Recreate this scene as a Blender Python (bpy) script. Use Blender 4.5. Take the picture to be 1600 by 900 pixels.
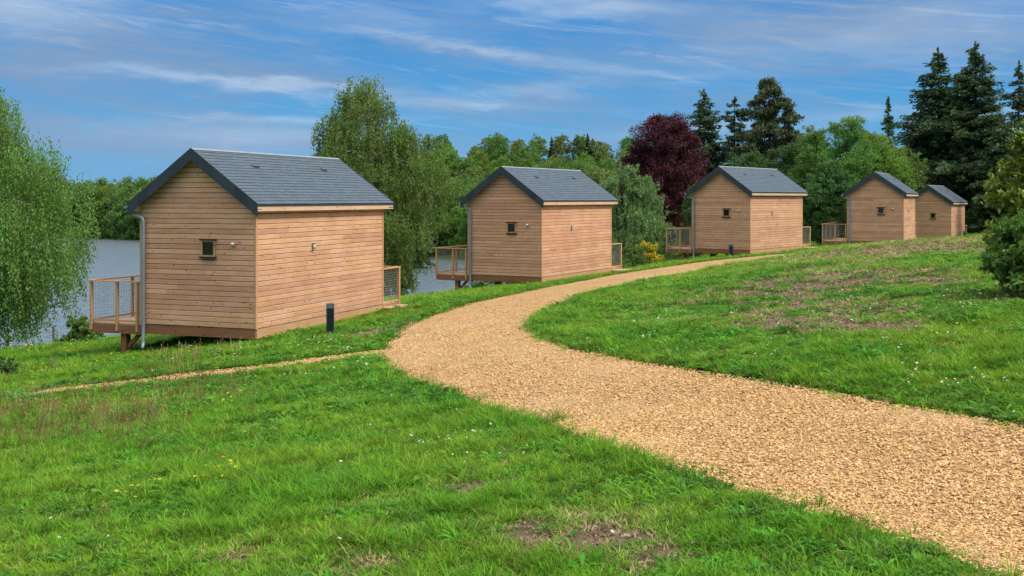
import bpy, math, random
import numpy as np
from mathutils import Vector, Matrix

for o in list(bpy.data.objects): bpy.data.objects.remove(o)
sc = bpy.context.scene
R = math.radians
rng = np.random.default_rng(7)
random.seed(7)

# ------------------------------------------------------------------ camera
F = 1695.0; HY = 310.8; CZ = 1.65            # focal length in 1600-px units, horizon row, eye height
cam_d = bpy.data.cameras.new('camera'); cam = bpy.data.objects.new('camera', cam_d)
sc.collection.objects.link(cam); sc.camera = cam
cam.location = (0, 0, CZ); cam.rotation_euler = (R(90), 0, 0)
cam_d.sensor_width = 36; cam_d.lens = 36 * F / 1600
cam_d.shift_y = -(450 - HY) / 1600
cam_d.clip_start = 0.1; cam_d.clip_end = 5000

# ------------------------------------------------------------------ world
SUN_AZ = math.atan2(0.90, -0.44)              # compass direction the light comes from, (x, y)
SUN_EL = R(48)
world = bpy.data.worlds.new('World'); sc.world = world; world.use_nodes = True
wt = world.node_tree; wt.nodes.clear()
def wn(t, **k):
    n = wt.nodes.new(t)
    for a, b in k.items(): setattr(n, a, b)
    return n
out = wn('ShaderNodeOutputWorld'); bg = wn('ShaderNodeBackground')
sky = wn('ShaderNodeTexSky', sky_type='NISHITA'); sky.sun_disc = False
sky.sun_elevation = SUN_EL; sky.sun_rotation = SUN_AZ
sky.air_density = 1.0; sky.dust_density = 0.6; sky.ozone_density = 2.6
tc = wn('ShaderNodeTexCoord'); sep = wn('ShaderNodeSeparateXYZ'); wt.links.new(tc.outputs['Generated'], sep.inputs[0])
def wmath(op, a, b=None, c=None, clamp=False):
    n = wn('ShaderNodeMath', operation=op); n.use_clamp = clamp
    for i, v in enumerate((a, b, c)):
        if v is None: continue
        if isinstance(v, (int, float)): n.inputs[i].default_value = v
        else: wt.links.new(v, n.inputs[i])
    return n.outputs[0]
az = wmath('ARCTAN2', sep.outputs[0], sep.outputs[1])
el = wmath('ARCSINE', sep.outputs[2])
def cnoise(sx, sy, off, scale, detail, rough, dist=0.0, tilt=0.0):
    e2 = wmath('MULTIPLY_ADD', az, tilt, el)
    cb = wn('ShaderNodeCombineXYZ')
    wt.links.new(wmath('MULTIPLY', az, sx), cb.inputs[0]); wt.links.new(wmath('MULTIPLY', e2, sy), cb.inputs[1])
    cb.inputs[2].default_value = off
    n = wn('ShaderNodeTexNoise'); n.inputs['Scale'].default_value = scale; n.inputs['Detail'].default_value = detail
    n.inputs['Roughness'].default_value = rough; n.inputs['Distortion'].default_value = dist
    wt.links.new(cb.outputs[0], n.inputs['Vector']); return n.outputs[0]
def ramp(v, a, b, lo=0.0, hi=1.0):
    n = wn('ShaderNodeMapRange'); n.interpolation_type = 'SMOOTHSTEP'
    wt.links.new(v, n.inputs[0]); n.inputs[1].default_value = a; n.inputs[2].default_value = b
    n.inputs[3].default_value = lo; n.inputs[4].default_value = hi
    return n.outputs[0]
def wmix(f, a, b):
    n = wn('ShaderNodeMix', data_type='RGBA')
    if isinstance(f, float): n.inputs[0].default_value = f
    else: wt.links.new(f, n.inputs[0])
    for i, v in ((6, a), (7, b)):
        if isinstance(v, tuple): n.inputs[i].default_value = v
        else: wt.links.new(v, n.inputs[i])
    return n.outputs[2]
def gauss(v, c, w):
    t = wmath('DIVIDE', wmath('SUBTRACT', v, c), w)
    return wmath('POWER', 2.718, wmath('MULTIPLY', wmath('MULTIPLY', t, t), -1.0))
def streak(azc, elc, azw, elw, slope, wob):
    e = wmath('SUBTRACT', el, wmath('MULTIPLY_ADD', wmath('SUBTRACT', az, azc), slope, elc))
    e = wmath('ADD', e, wmath('MULTIPLY', wmath('SUBTRACT', wobn, 0.5), wob))
    return wmath('MULTIPLY', gauss(az, azc, azw), gauss(e, 0.0, elw))
wobn = cnoise(1.0, 4.0, 3.3, 9.0, 5, 0.6)
hsv = wn('ShaderNodeHueSaturation'); hsv.inputs['Hue'].default_value = 0.492; hsv.inputs['Saturation'].default_value = 1.3; hsv.inputs['Value'].default_value = 0.85
wt.links.new(sky.outputs[0], hsv.inputs['Color'])
fine = cnoise(1.0, 5.0, 1.7, 11.0, 9, 0.62, 0.5, 0.08)
broad = cnoise(1.0, 3.0, 5.1, 4.2, 6, 0.55, 0.7, 0.05)
fib = cnoise(1.0, 11.0, 2.2, 8.0, 10, 0.68, 1.2, 0.12)
band = cnoise(1.0, 8.0, 9.4, 5.0, 8, 0.6, 0.9, 0.10)
lav = wmath('MULTIPLY', wmath('ADD', wmath('MULTIPLY', ramp(broad, 0.42, 0.66), .6), wmath('MULTIPLY', ramp(band, 0.44, 0.60), .62)), 0.66)          # broad lavender-grey veils
lav = wmath('ADD', lav, wmath('MULTIPLY', streak(-0.37, 0.135, 0.16, 0.035, -0.05, 0.05), 0.75), clamp=True)
lav = wmath('ADD', lav, wmath('MULTIPLY', streak(-0.33, 0.052, 0.15, 0.014, -0.04, 0.03), 0.8), clamp=True)
lav = wmath('ADD', lav, wmath('MULTIPLY', streak(0.33, 0.155, 0.20, 0.028, 0.03, 0.06), 0.65), clamp=True)
lav = wmath('MULTIPLY', lav, ramp(fib, 0.25, 0.62, 0.5, 1.0))
whi = wmath('MULTIPLY', wmath('MULTIPLY', ramp(fib, 0.50, 0.72), ramp(broad, 0.66, 0.38)), 0.65)
for s in ((-0.25, 0.104, 0.13, 0.0045, -0.055, 0.045, .9), (-0.05, 0.140, 0.11, 0.0055, -0.10, 0.06, .8), (-0.20, 0.072, 0.11, 0.0042, 0.02, 0.03, .6),
          (0.06, 0.176, 0.09, 0.010, -0.06, 0.05, .95), (0.10, 0.118, 0.10, 0.005, -0.05, 0.04, .4), (0.18, 0.062, 0.10, 0.006, 0.06, 0.03, .45),
          (-0.45, 0.172, 0.09, 0.026, 0.0, 0.07, .95), (-0.24, 0.055, 0.12, 0.011, -0.03, 0.03, .55), (0.33, 0.142, 0.15, 0.024, 0.05, 0.09, .45), (0.02, 0.098, 0.07, 0.007, 0.1, 0.05, .4), (-0.12, 0.165, 0.10, 0.012, -0.1, 0.07, .35), (0.34, 0.075, 0.1, 0.004, 0.03, 0.02, .4), (-0.08, 0.088, 0.10, 0.0035, -0.04, 0.02, .5)):
    whi = wmath('ADD', whi, wmath('MULTIPLY', streak(*s[:6]), s[6]), clamp=True)
whi = wmath('MULTIPLY', whi, ramp(fine, 0.25, 0.62, 0.35, 0.85))
azure = wmix(ramp(el, 0.02, 0.19), (0.62, 3.1, 5.9, 1), (0.28, 2.05, 5.3, 1))
clear = wmix(0.90, hsv.outputs[0], azure)
skyc = wmix(lav, clear, (1.75, 2.75, 4.35, 1))
low = ramp(el, 0.0, 0.10, 0.32, 0.0)
skyc = wmix(low, skyc, (1.9, 3.6, 5.5, 1))
skyc = wmix(whi, skyc, (3.7, 4.8, 6.3, 1))
# bright thin overcast overhead and to the sides, out of the picture
over = wmath('MULTIPLY', ramp(el, 0.30, 0.60), ramp(broad, 0.25, 0.6, 0.72, 1.0))
skyc = wmix(over, skyc, (12.8, 12.6, 12.2, 1))
wt.links.new(skyc, bg.inputs[0]); bg.inputs[1].default_value = 0.10
wt.links.new(bg.outputs[0], out.inputs[0])

sun_d = bpy.data.lights.new('sun', 'SUN'); sun = bpy.data.objects.new('sun', sun_d); sc.collection.objects.link(sun)
sun_d.energy = 2.5; sun_d.angle = R(14); sun_d.color = (1.0, 0.955, 0.89)
sd = Vector((0.90 * math.cos(SUN_EL), -0.44 * math.cos(SUN_EL), math.sin(SUN_EL)))
sun.rotation_euler = sd.to_track_quat('Z', 'Y').to_euler(); sun.location = (20, -10, 40)

sc.view_settings.view_transform = 'Standard'; sc.view_settings.look = 'None'
sc.view_settings.exposure = 0.35; sc.view_settings.gamma = 1.0; sc.view_settings.use_curve_mapping = False
sc.cycles.max_bounces = 6; sc.cycles.diffuse_bounces = 3; sc.cycles.glossy_bounces = 3
sc.cycles.transparent_max_bounces = 8; sc.cycles.transmission_bounces = 3

# ------------------------------------------------------------------ helpers
col = sc.collection
def npmesh(name, V, Q, mat=None, smooth=False, idx=None):
    """V (n,3) array, Q (m,k) array or list of polygons"""
    me = bpy.data.meshes.new(name)
    V = np.asarray(V, np.float32)
    if isinstance(Q, np.ndarray):
        m, k = Q.shape
        me.vertices.add(len(V)); me.vertices.foreach_set('co', V.ravel())
        me.loops.add(m * k); me.loops.foreach_set('vertex_index', Q.astype(np.int32).ravel())
        me.polygons.add(m); me.polygons.foreach_set('loop_start', np.arange(0, m * k, k, dtype=np.int32))
        me.update(calc_edges=True)
    else:
        me.from_pydata([tuple(map(float, v)) for v in V], [], [tuple(q) for q in Q])
    if smooth: me.polygons.foreach_set('use_smooth', np.ones(len(me.polygons), bool))
    if isinstance(mat, (list, tuple)):
        for mm in mat: me.materials.append(mm)
    elif mat: me.materials.append(mat)
    if idx is not None: me.polygons.foreach_set('material_index', np.asarray(idx, np.int32))
    me.update(); return me
class MB:
    def __init__(s): s.v = []; s.f = []
    def poly(s, pts, faces):
        b = len(s.v); s.v += [tuple(p) for p in pts]; s.f += [tuple(b + i for i in f) for f in faces]; return s
    def box(s, x0, y0, z0, x1, y1, z1):
        return s.hexa([(x0,y0,z0),(x1,y0,z0),(x1,y1,z0),(x0,y1,z0),(x0,y0,z1),(x1,y0,z1),(x1,y1,z1),(x0,y1,z1)])
    def hexa(s, p):
        return s.poly(p, [(3,2,1,0),(4,5,6,7),(0,1,5,4),(1,2,6,5),(2,3,7,6),(3,0,4,7)])
    def bar(s, a, b, w, h=None, up=(0,0,1)):
        a = Vector(a); b = Vector(b); d = (b - a).normalized(); u = Vector(up)
        if abs(d.dot(u)) > .98: u = Vector((0,1,0))
        sd_ = d.cross(u).normalized(); uu = sd_.cross(d); h = h or w
        x = sd_ * w / 2; y = uu * h / 2
        return s.hexa([a-x-y, a+x-y, b+x-y, b-x-y, a-x+y, a+x+y, b+x+y, b-x+y])
    def tube(s, pts, rad, n=8, caps=True):
        pts = [Vector(p) for p in pts]; b = len(s.v); prev = None
        for i, p in enumerate(pts):
            d = (pts[min(i+1,len(pts)-1)] - pts[max(i-1,0)]).normalized()
            if prev is None:
                prev = d.orthogonal().normalized()
            else:
                prev = (prev - d * prev.dot(d)).normalized()
            q = d.cross(prev); r = rad[i] if isinstance(rad, (list, tuple)) else rad
            for k in range(n):
                t = 2*math.pi*k/n; s.v.append(tuple(p + (prev*math.cos(t) + q*math.sin(t))*r))
        for i in range(len(pts)-1):
            for k in range(n):
                s.f.append((b+i*n+k, b+i*n+(k+1)%n, b+(i+1)*n+(k+1)%n, b+(i+1)*n+k))
        if caps:
            s.f.append(tuple(b+k for k in reversed(range(n)))); s.f.append(tuple(b+(len(pts)-1)*n+k for k in range(n)))
        return s
    def build(s, name, mat, parent=None, smooth=False):
        me = npmesh(name, np.array(s.v), s.f, mat, smooth)
        return link(name, me, parent)
def link(name, me, parent=None, loc=None):
    o = bpy.data.objects.new(name, me); col.objects.link(o)
    if parent: o.parent = parent
    if loc is not None: o.location = loc
    return o
def tag(o, label, cat, group=None, kind=None):
    if label: o['label'] = label
    if cat: o['category'] = cat
    if group: o['group'] = group
    if kind: o['kind'] = kind
    return o
def empty(name, loc, rz=0):
    o = bpy.data.objects.new(name, None); col.objects.link(o); o.location = loc; o.rotation_euler = (0,0,rz)
    o.empty_display_size = .3; return o
def copy_tree(o, parent=None):
    c = o.copy(); col.objects.link(c)
    if parent: c.parent = parent
    for ch in list(o.children): copy_tree(ch, c)
    return c

# material node helper
class NM:
    def __init__(s, name):
        s.m = bpy.data.materials.new(name); s.m.use_nodes = True; s.t = s.m.node_tree
        s.b = s.t.nodes['Principled BSDF']; s.out = s.t.nodes['Material Output']; s.tc = None
    def n(s, t, **k):
        x = s.t.nodes.new(t)
        for a, b in k.items(): setattr(x, a, b)
        return x
    def set(s, sock, v):
        if isinstance(v, (int, float)): sock.default_value = v
        elif isinstance(v, tuple): sock.default_value = v if len(v) == len(sock.default_value) else (*v, 1)
        else: s.t.links.new(v, sock)
    def obj(s):
        if not s.tc: s.tc = s.n('ShaderNodeTexCoord')
        return s.tc.outputs['Object']
    def pos(s): return s.n('ShaderNodeNewGeometry').outputs['Position']
    def math(s, op, a, b=None, c=None, clamp=False):
        x = s.n('ShaderNodeMath', operation=op); x.use_clamp = clamp
        for i, v in enumerate((a, b, c)):
            if v is not None: s.set(x.inputs[i], v)
        return x.outputs[0]
    def map(s, v, sc_=(1,1,1), loc=(0,0,0), rot=(0,0,0)):
        x = s.n('ShaderNodeMapping'); s.set(x.inputs[0], v); x.inputs[1].default_value = loc; x.inputs[2].default_value = rot; x.inputs[3].default_value = sc_
        return x.outputs[0]
    def noise(s, v, scale, detail=4, rough=.55, dist=0, out_=0, dim='3D', w=None):
        x = s.n('ShaderNodeTexNoise', noise_dimensions=dim); s.set(x.inputs['Vector'], v)
        x.inputs['Scale'].default_value = scale; x.inputs['Detail'].default_value = detail
        x.inputs['Roughness'].default_value = rough; x.inputs['Distortion'].default_value = dist
        if w is not None: s.set(x.inputs['W'], w)
        return x.outputs[out_]
    def ramp(s, v, a, b, lo=0., hi=1.):
        x = s.n('ShaderNodeMapRange'); x.interpolation_type = 'SMOOTHSTEP'; s.set(x.inputs[0], v)
        for i, q in ((1,a),(2,b),(3,lo),(4,hi)): s.set(x.inputs[i], q)
        return x.outputs[0]
    def mix(s, f, a, b, blend='MIX'):
        x = s.n('ShaderNodeMix', data_type='RGBA', blend_type=blend); s.set(x.inputs[0], f); s.set(x.inputs[6], a); s.set(x.inputs[7], b)
        return x.outputs[2]
    def hsv(s, c, h=.5, sa=1., v=1.):
        x = s.n('ShaderNodeHueSaturation'); s.set(x.inputs['Color'], c); s.set(x.inputs['Hue'], h); s.set(x.inputs['Saturation'], sa); s.set(x.inputs['Value'], v)
        return x.outputs[0]
    def bump(s, h, strength=.3, dist=.01, normal=None):
        x = s.n('ShaderNodeBump'); s.set(x.inputs['Height'], h); x.inputs['Strength'].default_value = strength; x.inputs['Distance'].default_value = dist
        if normal is not None: s.t.links.new(normal, x.inputs['Normal'])
        s.t.links.new(x.outputs[0], s.b.inputs['Normal']); return x.outputs[0]
    def fin(s, color=None, rough=.7, metal=0, spec=.3):
        if color is not None: s.set(s.b.inputs['Base Color'], color)
        s.set(s.b.inputs['Roughness'], rough); s.b.inputs['Metallic'].default_value = metal
        s.b.inputs['Specular IOR Level'].default_value = spec
        return s.m

def leaf_mat(name, base, var=.35, hue=.03, trans=.35, clump=1.5, rough=.6, tip=None):
    m = NM(name); g = m.n('ShaderNodeNewGeometry'); oi = m.n('ShaderNodeObjectInfo')
    n1 = m.noise(m.obj(), clump, 2, .5)
    isl = g.outputs['Random Per Island']
    v = m.math('MULTIPLY_ADD', isl, var, 1 - var/2)
    v = m.math('MULTIPLY', v, m.ramp(n1, .3, .7, 1-var*.45, 1+var*.45))
    v = m.math('MULTIPLY', v, m.math('MULTIPLY_ADD', oi.outputs['Random'], .3, .85))
    h = m.math('MULTIPLY_ADD', m.math('SUBTRACT', n1, .5), hue*2, .5)
    h = m.math('ADD', h, m.math('MULTIPLY', m.math('SUBTRACT', isl, .5), hue))
    h = m.math('ADD', h, m.math('MULTIPLY', m.math('SUBTRACT', oi.outputs['Random'], .5), hue))
    c = base if tip is None else m.mix(m.ramp(isl, .7, 1.0), base, tip)
    c = m.hsv(c if not isinstance(c, tuple) else (*c[:3], 1), h, 1.0, v)
    m.fin(c, rough, 0, .25)
    tr = m.n('ShaderNodeBsdfTranslucent'); m.set(tr.inputs[0], c)
    mx = m.n('ShaderNodeMixShader'); mx.inputs[0].default_value = trans
    m.t.links.new(m.b.outputs[0], mx.inputs[1]); m.t.links.new(tr.outputs[0], mx.inputs[2]); m.t.links.new(mx.outputs[0], m.out.inputs[0])
    return m.m
def simple(name, c, rough=.6, metal=0, spec=.3, var=.15, scale=6, bump=0):
    m = NM(name); n = m.noise(m.obj(), scale, 5, .6)
    cc = m.hsv((*c, 1), .5, 1., m.math('MULTIPLY_ADD', n, var*2, 1-var))
    if bump: m.bump(n, bump, .01)
    return m.fin(cc, m.math('MULTIPLY_ADD', n, .2, rough-.1), metal, spec)

def wood(name, base, along, pitch=None, knots=True, dark=.5, weather=.25, axis_len=1.0):
    """along: 0/1/2 axis of the grain; pitch: board height along z for per-board variation"""
    m = NM(name); oi = m.n('ShaderNodeObjectInfo'); o = m.obj()
    sx = m.n('ShaderNodeSeparateXYZ'); m.set(sx.inputs[0], o)
    add = m.n('ShaderNodeCombineXYZ')
    if pitch:
        row = m.math('FLOOR', m.math('DIVIDE', m.math('ADD', sx.outputs[2], .0005), pitch))
        wn_ = m.n('ShaderNodeTexWhiteNoise', noise_dimensions='2D'); cb = m.n('ShaderNodeCombineXYZ')
        hor = m.math('ADD', sx.outputs[0], sx.outputs[1])
        wr = m.n('ShaderNodeTexWhiteNoise', noise_dimensions='1D'); m.set(wr.inputs['W'], m.math('ADD', row, m.math('MULTIPLY', oi.outputs['Random'], 97)))
        seg = m.math('FLOOR', m.math('ADD', m.math('DIVIDE', hor, 4.3), m.math('MULTIPLY', wr.outputs[0], 7.0)))
        m.set(cb.inputs[0], row); m.set(cb.inputs[1], m.math('ADD', seg, m.math('MULTIPLY', oi.outputs['Random'], 31))); m.set(wn_.inputs[0], cb.outputs[0])
        rnd = wn_.outputs[0]
        m.set(add.inputs[2], m.math('MULTIPLY', rnd, 40)); m.set(add.inputs[0], m.math('MULTIPLY', rnd, 13)); m.set(add.inputs[1], m.math('MULTIPLY', rnd, 17))
    else:
        g = m.n('ShaderNodeNewGeometry'); rnd = g.outputs['Random Per Island']
        m.set(add.inputs[0], m.math('MULTIPLY', rnd, 29)); m.set(add.inputs[1], m.math('MULTIPLY', rnd, 11)); m.set(add.inputs[2], m.math('MULTIPLY', rnd, 23))
    va = m.n('ShaderNodeVectorMath', operation='ADD'); m.set(va.inputs[0], o); m.set(va.inputs[1], add.outputs[0]); v = va.outputs[0]
    s = [14., 14., 14.]
    if pitch: s = [.9, .9, 14.]
    else: s[along] = .9
    grain = m.noise(m.map(v, tuple(s)), 3.2, 6, .65, .6)
    c = m.mix(m.ramp(grain, .38, .85), (*[x*1.10 for x in base], 1), (base[0]*dark*1.1, base[1]*dark, base[2]*dark*.9, 1))
    if knots:
        vo = m.n('ShaderNodeTexVoronoi'); ks = [4.6, 4.6, 4.6]
        if pitch: ks = [4.2, 4.2, 8.5]
        m.set(vo.inputs['Vector'], m.map(v, tuple(ks))); vo.inputs['Scale'].default_value = 1.0; vo.inputs['Randomness'].default_value = 1.0
        k = m.ramp(vo.outputs['Distance'], .06, .17, 1, 0)
        c = m.mix(m.math('MULTIPLY', k, .85), c, (base[0]*.26, base[1]*.17, base[2]*.12, 1))
    wob = m.noise(m.map(o, (.9,.9,2.2)), 1.4, 4, .6)
    c = m.hsv(c, m.math('MULTIPLY_ADD', rnd, .014, .493), m.math('MULTIPLY_ADD', wob, -.5*weather*2, 1+.5*weather), m.math('MULTIPLY_ADD', rnd, .24, .90))
    c = m.hsv(c, .5, 1., m.math('MULTIPLY_ADD', wob, weather, 1-weather*.5))
    m.bump(grain, .25, .004)
    return m.fin(c, .72, 0, .2)

M = {}
PITCH = .118
M['clad'] = wood('larch_cladding', (.585,.322,.185), 0, PITCH, dark=.70, weather=.35)
M['trim'] = wood('larch_trim', (.50,.28,.135), 2, None, dark=.65)
M['rail'] = wood('deck_rail_wood', (.50,.285,.145), 1, None, dark=.65)
M['deckb'] = wood('deck_board_wood', (.55,.37,.24), 1, None, dark=.75, knots=False)
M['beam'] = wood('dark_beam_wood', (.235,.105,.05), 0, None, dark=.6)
M['fascia'] = wood('pale_fascia_wood', (.60,.40,.26), 1, None, dark=.8)
M['shadow'] = simple('black_groove_shade', (.02,.017,.014), .9)  # near-black colour stands in for the shade between cladding boards
M['zinc'] = simple('zinc', (.27,.31,.335), .5, .5, .5, .12, 5)
M['dark_wood'] = simple('dark_window_wood', (.045,.024,.014), .7)
M['dark_metal'] = simple('anthracite_metal', (.035,.05,.062), .45, .3, .5, .1)
M['steel'] = simple('brushed_steel', (.62,.62,.6), .35, .7, .5, .05)
M['wire'] = simple('galvanised_wire', (.42,.42,.38), .5, .3, .4, .05)
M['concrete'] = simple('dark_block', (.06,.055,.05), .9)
M['post'] = simple('weathered_post', (.20,.16,.12), .9, 0, .2, .3, 12, .5)
m = NM('window_glass'); m.fin((.012,.013,.014), .06, 0, .6); M['glass'] = m.m
m = NM('lamp_glass'); m.fin((.50,.50,.44), .25, 0, .6); M['lampglass'] = m.m
# slates
m = NM('slate'); g = m.n('ShaderNodeNewGeometry'); ri = g.outputs['Random Per Island']
n = m.noise(m.obj(), 5, 6, .65); n2 = m.noise(m.obj(), 60, 3, .6)
c = m.mix(n, (.048,.074,.098,1), (.084,.116,.146,1)); c = m.hsv(c, m.math('MULTIPLY_ADD', ri, .03, .485), 1., m.math('MULTIPLY_ADD', ri, .42, .78))
m.bump(n2, .35, .003); M['slate'] = m.fin(c, m.math('MULTIPLY_ADD', ri, .14, .5), 0, .32)
m = NM('verge_slate'); g = m.n('ShaderNodeNewGeometry'); ri = g.outputs['Random Per Island']
n = m.noise(m.obj(), 7, 5, .6); c = m.hsv(m.mix(n, (.020,.030,.036,1), (.038,.050,.058,1)), .5, 1., m.math('MULTIPLY_ADD', ri, .5, .75))
m.bump(n, .2, .004); M['verge'] = m.fin(c, .5, 0, .4)
# bark
def bark(name, c1, c2, sc_=(6,6,1.5), k=3):
    m = NM(name); n = m.noise(m.map(m.obj(), sc_), k, 6, .65); m.bump(n, .6, .02)
    return m.fin(m.mix(m.ramp(n, .4, .62), (*c1,1), (*c2,1)), .9, 0, .1)
M['bark'] = bark('bark_brown', (.10,.075,.055), (.035,.026,.02))
M['birch_bark'] = bark('bark_birch', (.42,.40,.36), (.05,.045,.04), (2,2,7), 2)
M['pine_bark'] = bark('bark_pine', (.22,.12,.07), (.06,.04,.03))

# ------------------------------------------------------------------ terrain
def P(px, py, h):
    """a point seen at (px,py) whose height is h below the eye"""
    Y = F * h / (py - HY); return ((px - 800) / F * Y, Y, CZ - h)
PA = [(3.3,1.0,CZ-1.56),(2.45,3.4,CZ-1.58),P(1480,872,1.6),P(1300,810,1.65),P(1150,765,1.7),P(1000,715,1.78),P(870,668,1.95),P(760,635,2.12),P(680,608,2.3),P(620,583,2.5),P(593,560,2.66),
      P(604,538,2.78),P(640,508,2.88),P(700,485,2.93),P(780,465,2.95),P(880,444,2.93),P(980,426,2.85),P(1080,411.5,2.72),P(1160,403,2.5),P(1230,396.5,2.35),(15,50,CZ-2.36),(21,58,CZ-2.5)]
PB = [(5.6,1.9,CZ-1.44),(4.2,5.2,CZ-1.47),P(1600,662,1.5),P(1440,636,1.56),P(1300,612,1.63),P(1150,587,1.73),P(1030,568,1.84),P(940,553,1.95),P(880,540,2.08),P(842,526,2.22),P(824,512,2.36),
      P(830,499,2.45),P(850,487,2.5),P(890,470,2.55),P(945,454,2.6),P(1010,440,2.6),P(1080,426,2.55),P(1150,413,2.45),P(1210,404,2.33),P(1250,398.5,2.2),(15.5,47,CZ-2.33),(23,55.5,CZ-2.45)]
ctrl = [PA[i] for i in range(0,len(PA))] + [PB[i] for i in range(0,len(PB))]
SP = [P(640,548,2.68),P(560,555,2.76),P(480,566,2.82),P(400,576,2.87),P(320,586,2.97),P(240,594,3.05),P(160,603,3.15),P(60,614,3.3)]
ctrl += SP[1:]
ctrl += [P(399,534,3.24),P(598,484,3.12),P(191,556,3.7),P(845,443,3.14),P(955,429.5,3.16),P(722,456,3.5),P(1171,403,2.82),P(1255,391,2.75),P(1063,410,3.13),
         P(1411,383.5,2.73),P(1320,386,2.86),P(1486,377,3.0),(40,90,CZ-2.85),(30,110,CZ-3.0),
         P(1300,391,1.95),P(1400,382,1.78),P(1550,369.5,1.68),P(1200,470,1.98),P(1400,430,1.62),P(1580,460,1.45),P(1000,500,2.1),P(1100,540,1.85),P(1300,500,1.65),P(1600,520,1.42),P(1250,420,2.08),
         P(0,900,2.0),P(400,900,1.86),P(800,900,1.7),P(1200,900,1.63),P(400,700,2.35),P(0,700,2.75),P(100,640,3.1),P(0,590,3.75),P(200,540,4.0),P(60,548,4.55),P(640,466,3.7),P(520,520,3.0),P(700,780,1.85),
         (0,-8,CZ-1.55),(12,-8,CZ-1.0),(-14,-6,CZ-2.6),(14,5,CZ-1.1),(22,16,CZ-.8),(30,35,CZ-1.0),(50,60,CZ-1.6),(60,20,CZ-.5),(-20,12,CZ-4.2),(-40,0,CZ-6.5),(40,-40,CZ+.5),(-40,-40,CZ-6),
         (-24,40,CZ-6.3),(-15,42,CZ-5.7),(-5,48,CZ-5.2),(2,58,CZ-4.8),(-30,30,CZ-6.5),(10,66,CZ-4.0),(8,80,CZ-5.5),(20,80,CZ-3.4),(18,100,CZ-3.8),(-1,52,CZ-5.2),
         (25,130,CZ-4),(60,130,CZ-3),(100,100,CZ-2),(120,40,CZ)]
CT = np.array(ctrl)
def ker(r2): return np.sqrt(r2 + 9.0)
d2 = ((CT[:,None,:2]-CT[None,:,:2])**2).sum(-1); n = len(CT)
A = np.zeros((n+3,n+3)); A[:n,:n] = -ker(d2) + np.eye(n)*-0.02*0 ; A[np.arange(n),np.arange(n)] += .02
A[:n,n] = 1; A[:n,n+1:n+3] = CT[:,:2]; A[n,:n] = 1; A[n+1:,:n] = CT[:,:2].T
Wt = np.linalg.solve(A, np.r_[CT[:,2],0,0,0])
WATER = CZ - 7.5
def sstep(t): t = np.clip(t,0,1); return t*t*(3-2*t)
# lake outline as signed side: near shore line x -> y
NS = np.array([(-400,-60),(-60,20),(-45,36),(-30,45),(-18,52),(-8,58),(0,68),(7,84),(9,104),(4,124),(-22,150),(-60,190),(-90,214),(-150,222),(-400,240)],float)
def seg_dist(x, y, pts, closed=False):
    d = np.full(x.shape, 1e9)
    for i in range(len(pts)-1):
        a = pts[i]; b = pts[i+1]; ab = b-a; t = np.clip(((x-a[0])*ab[0]+(y-a[1])*ab[1])/(ab@ab),0,1)
        d = np.minimum(d, np.hypot(x-a[0]-t*ab[0], y-a[1]-t*ab[1]))
    return d
def inside(x, y, pts):
    r = np.zeros(x.shape, bool); j = len(pts)-1
    for i in range(len(pts)):
        xi, yi = pts[i]; xj, yj = pts[j]
        c = ((yi > y) != (yj > y)) & (x < (xj-xi)*(y-yi)/((yj-yi)+1e-12)+xi); r ^= c; j = i
    return r
def vnoise(x, y, s, seed):
    g = np.random.default_rng(seed).random((64,64)); u = x/s; v = y/s
    i = np.floor(u).astype(int); j = np.floor(v).astype(int); fu = sstep(u-i); fv = sstep(v-j)
    G = lambda a, b: g[a % 64, b % 64]
    return (G(i,j)*(1-fu)+G(i+1,j)*fu)*(1-fv)+(G(i,j+1)*(1-fu)+G(i+1,j+1)*fu)*fv - .5
def H0(x, y):
    x = np.asarray(x,float); y = np.asarray(y,float); sh = x.shape; xf = x.ravel(); yf = y.ravel(); z = np.empty(len(xf))
    for s in range(0,len(xf),20000):
        a = xf[s:s+20000]; b = yf[s:s+20000]
        z[s:s+20000] = -ker((a[:,None]-CT[None,:,0])**2+(b[:,None]-CT[None,:,1])**2)@Wt[:n]+Wt[n]+Wt[n+1]*a+Wt[n+2]*b
    z = np.clip(z.reshape(sh), -12, 6)
    # far land
    hill = WATER+.6 + 15.2*sstep((y-185-.0*x)/150)*sstep((x+120)/120)*sstep((210-x)/150)  + 3.5*sstep((y-225)/120)
    hill = hill + 3*vnoise(x,y,60,5)*sstep((y-230)/60)
    w = sstep((np.hypot(x-10,y-40)-75)/50)
    farz = np.where(y > 150, hill, np.where(x > 0, CZ-3.2, WATER+1))
    t = sstep((y-130)/60); farz = hill*t + (1-t)*np.where(x>0, CZ-3.3, WATER+1.5)
    z = z*(1-w)+farz*w
    ins = inside(x, y, NS); d = seg_dist(x, y, NS)
    land = np.maximum(z, WATER+.12+.10*np.minimum(d,20)*.3)
    return np.where(ins, WATER - .15*np.minimum(d,12), land*sstep(d/6)+(WATER+.1)*(1-sstep(d/6)))

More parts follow.
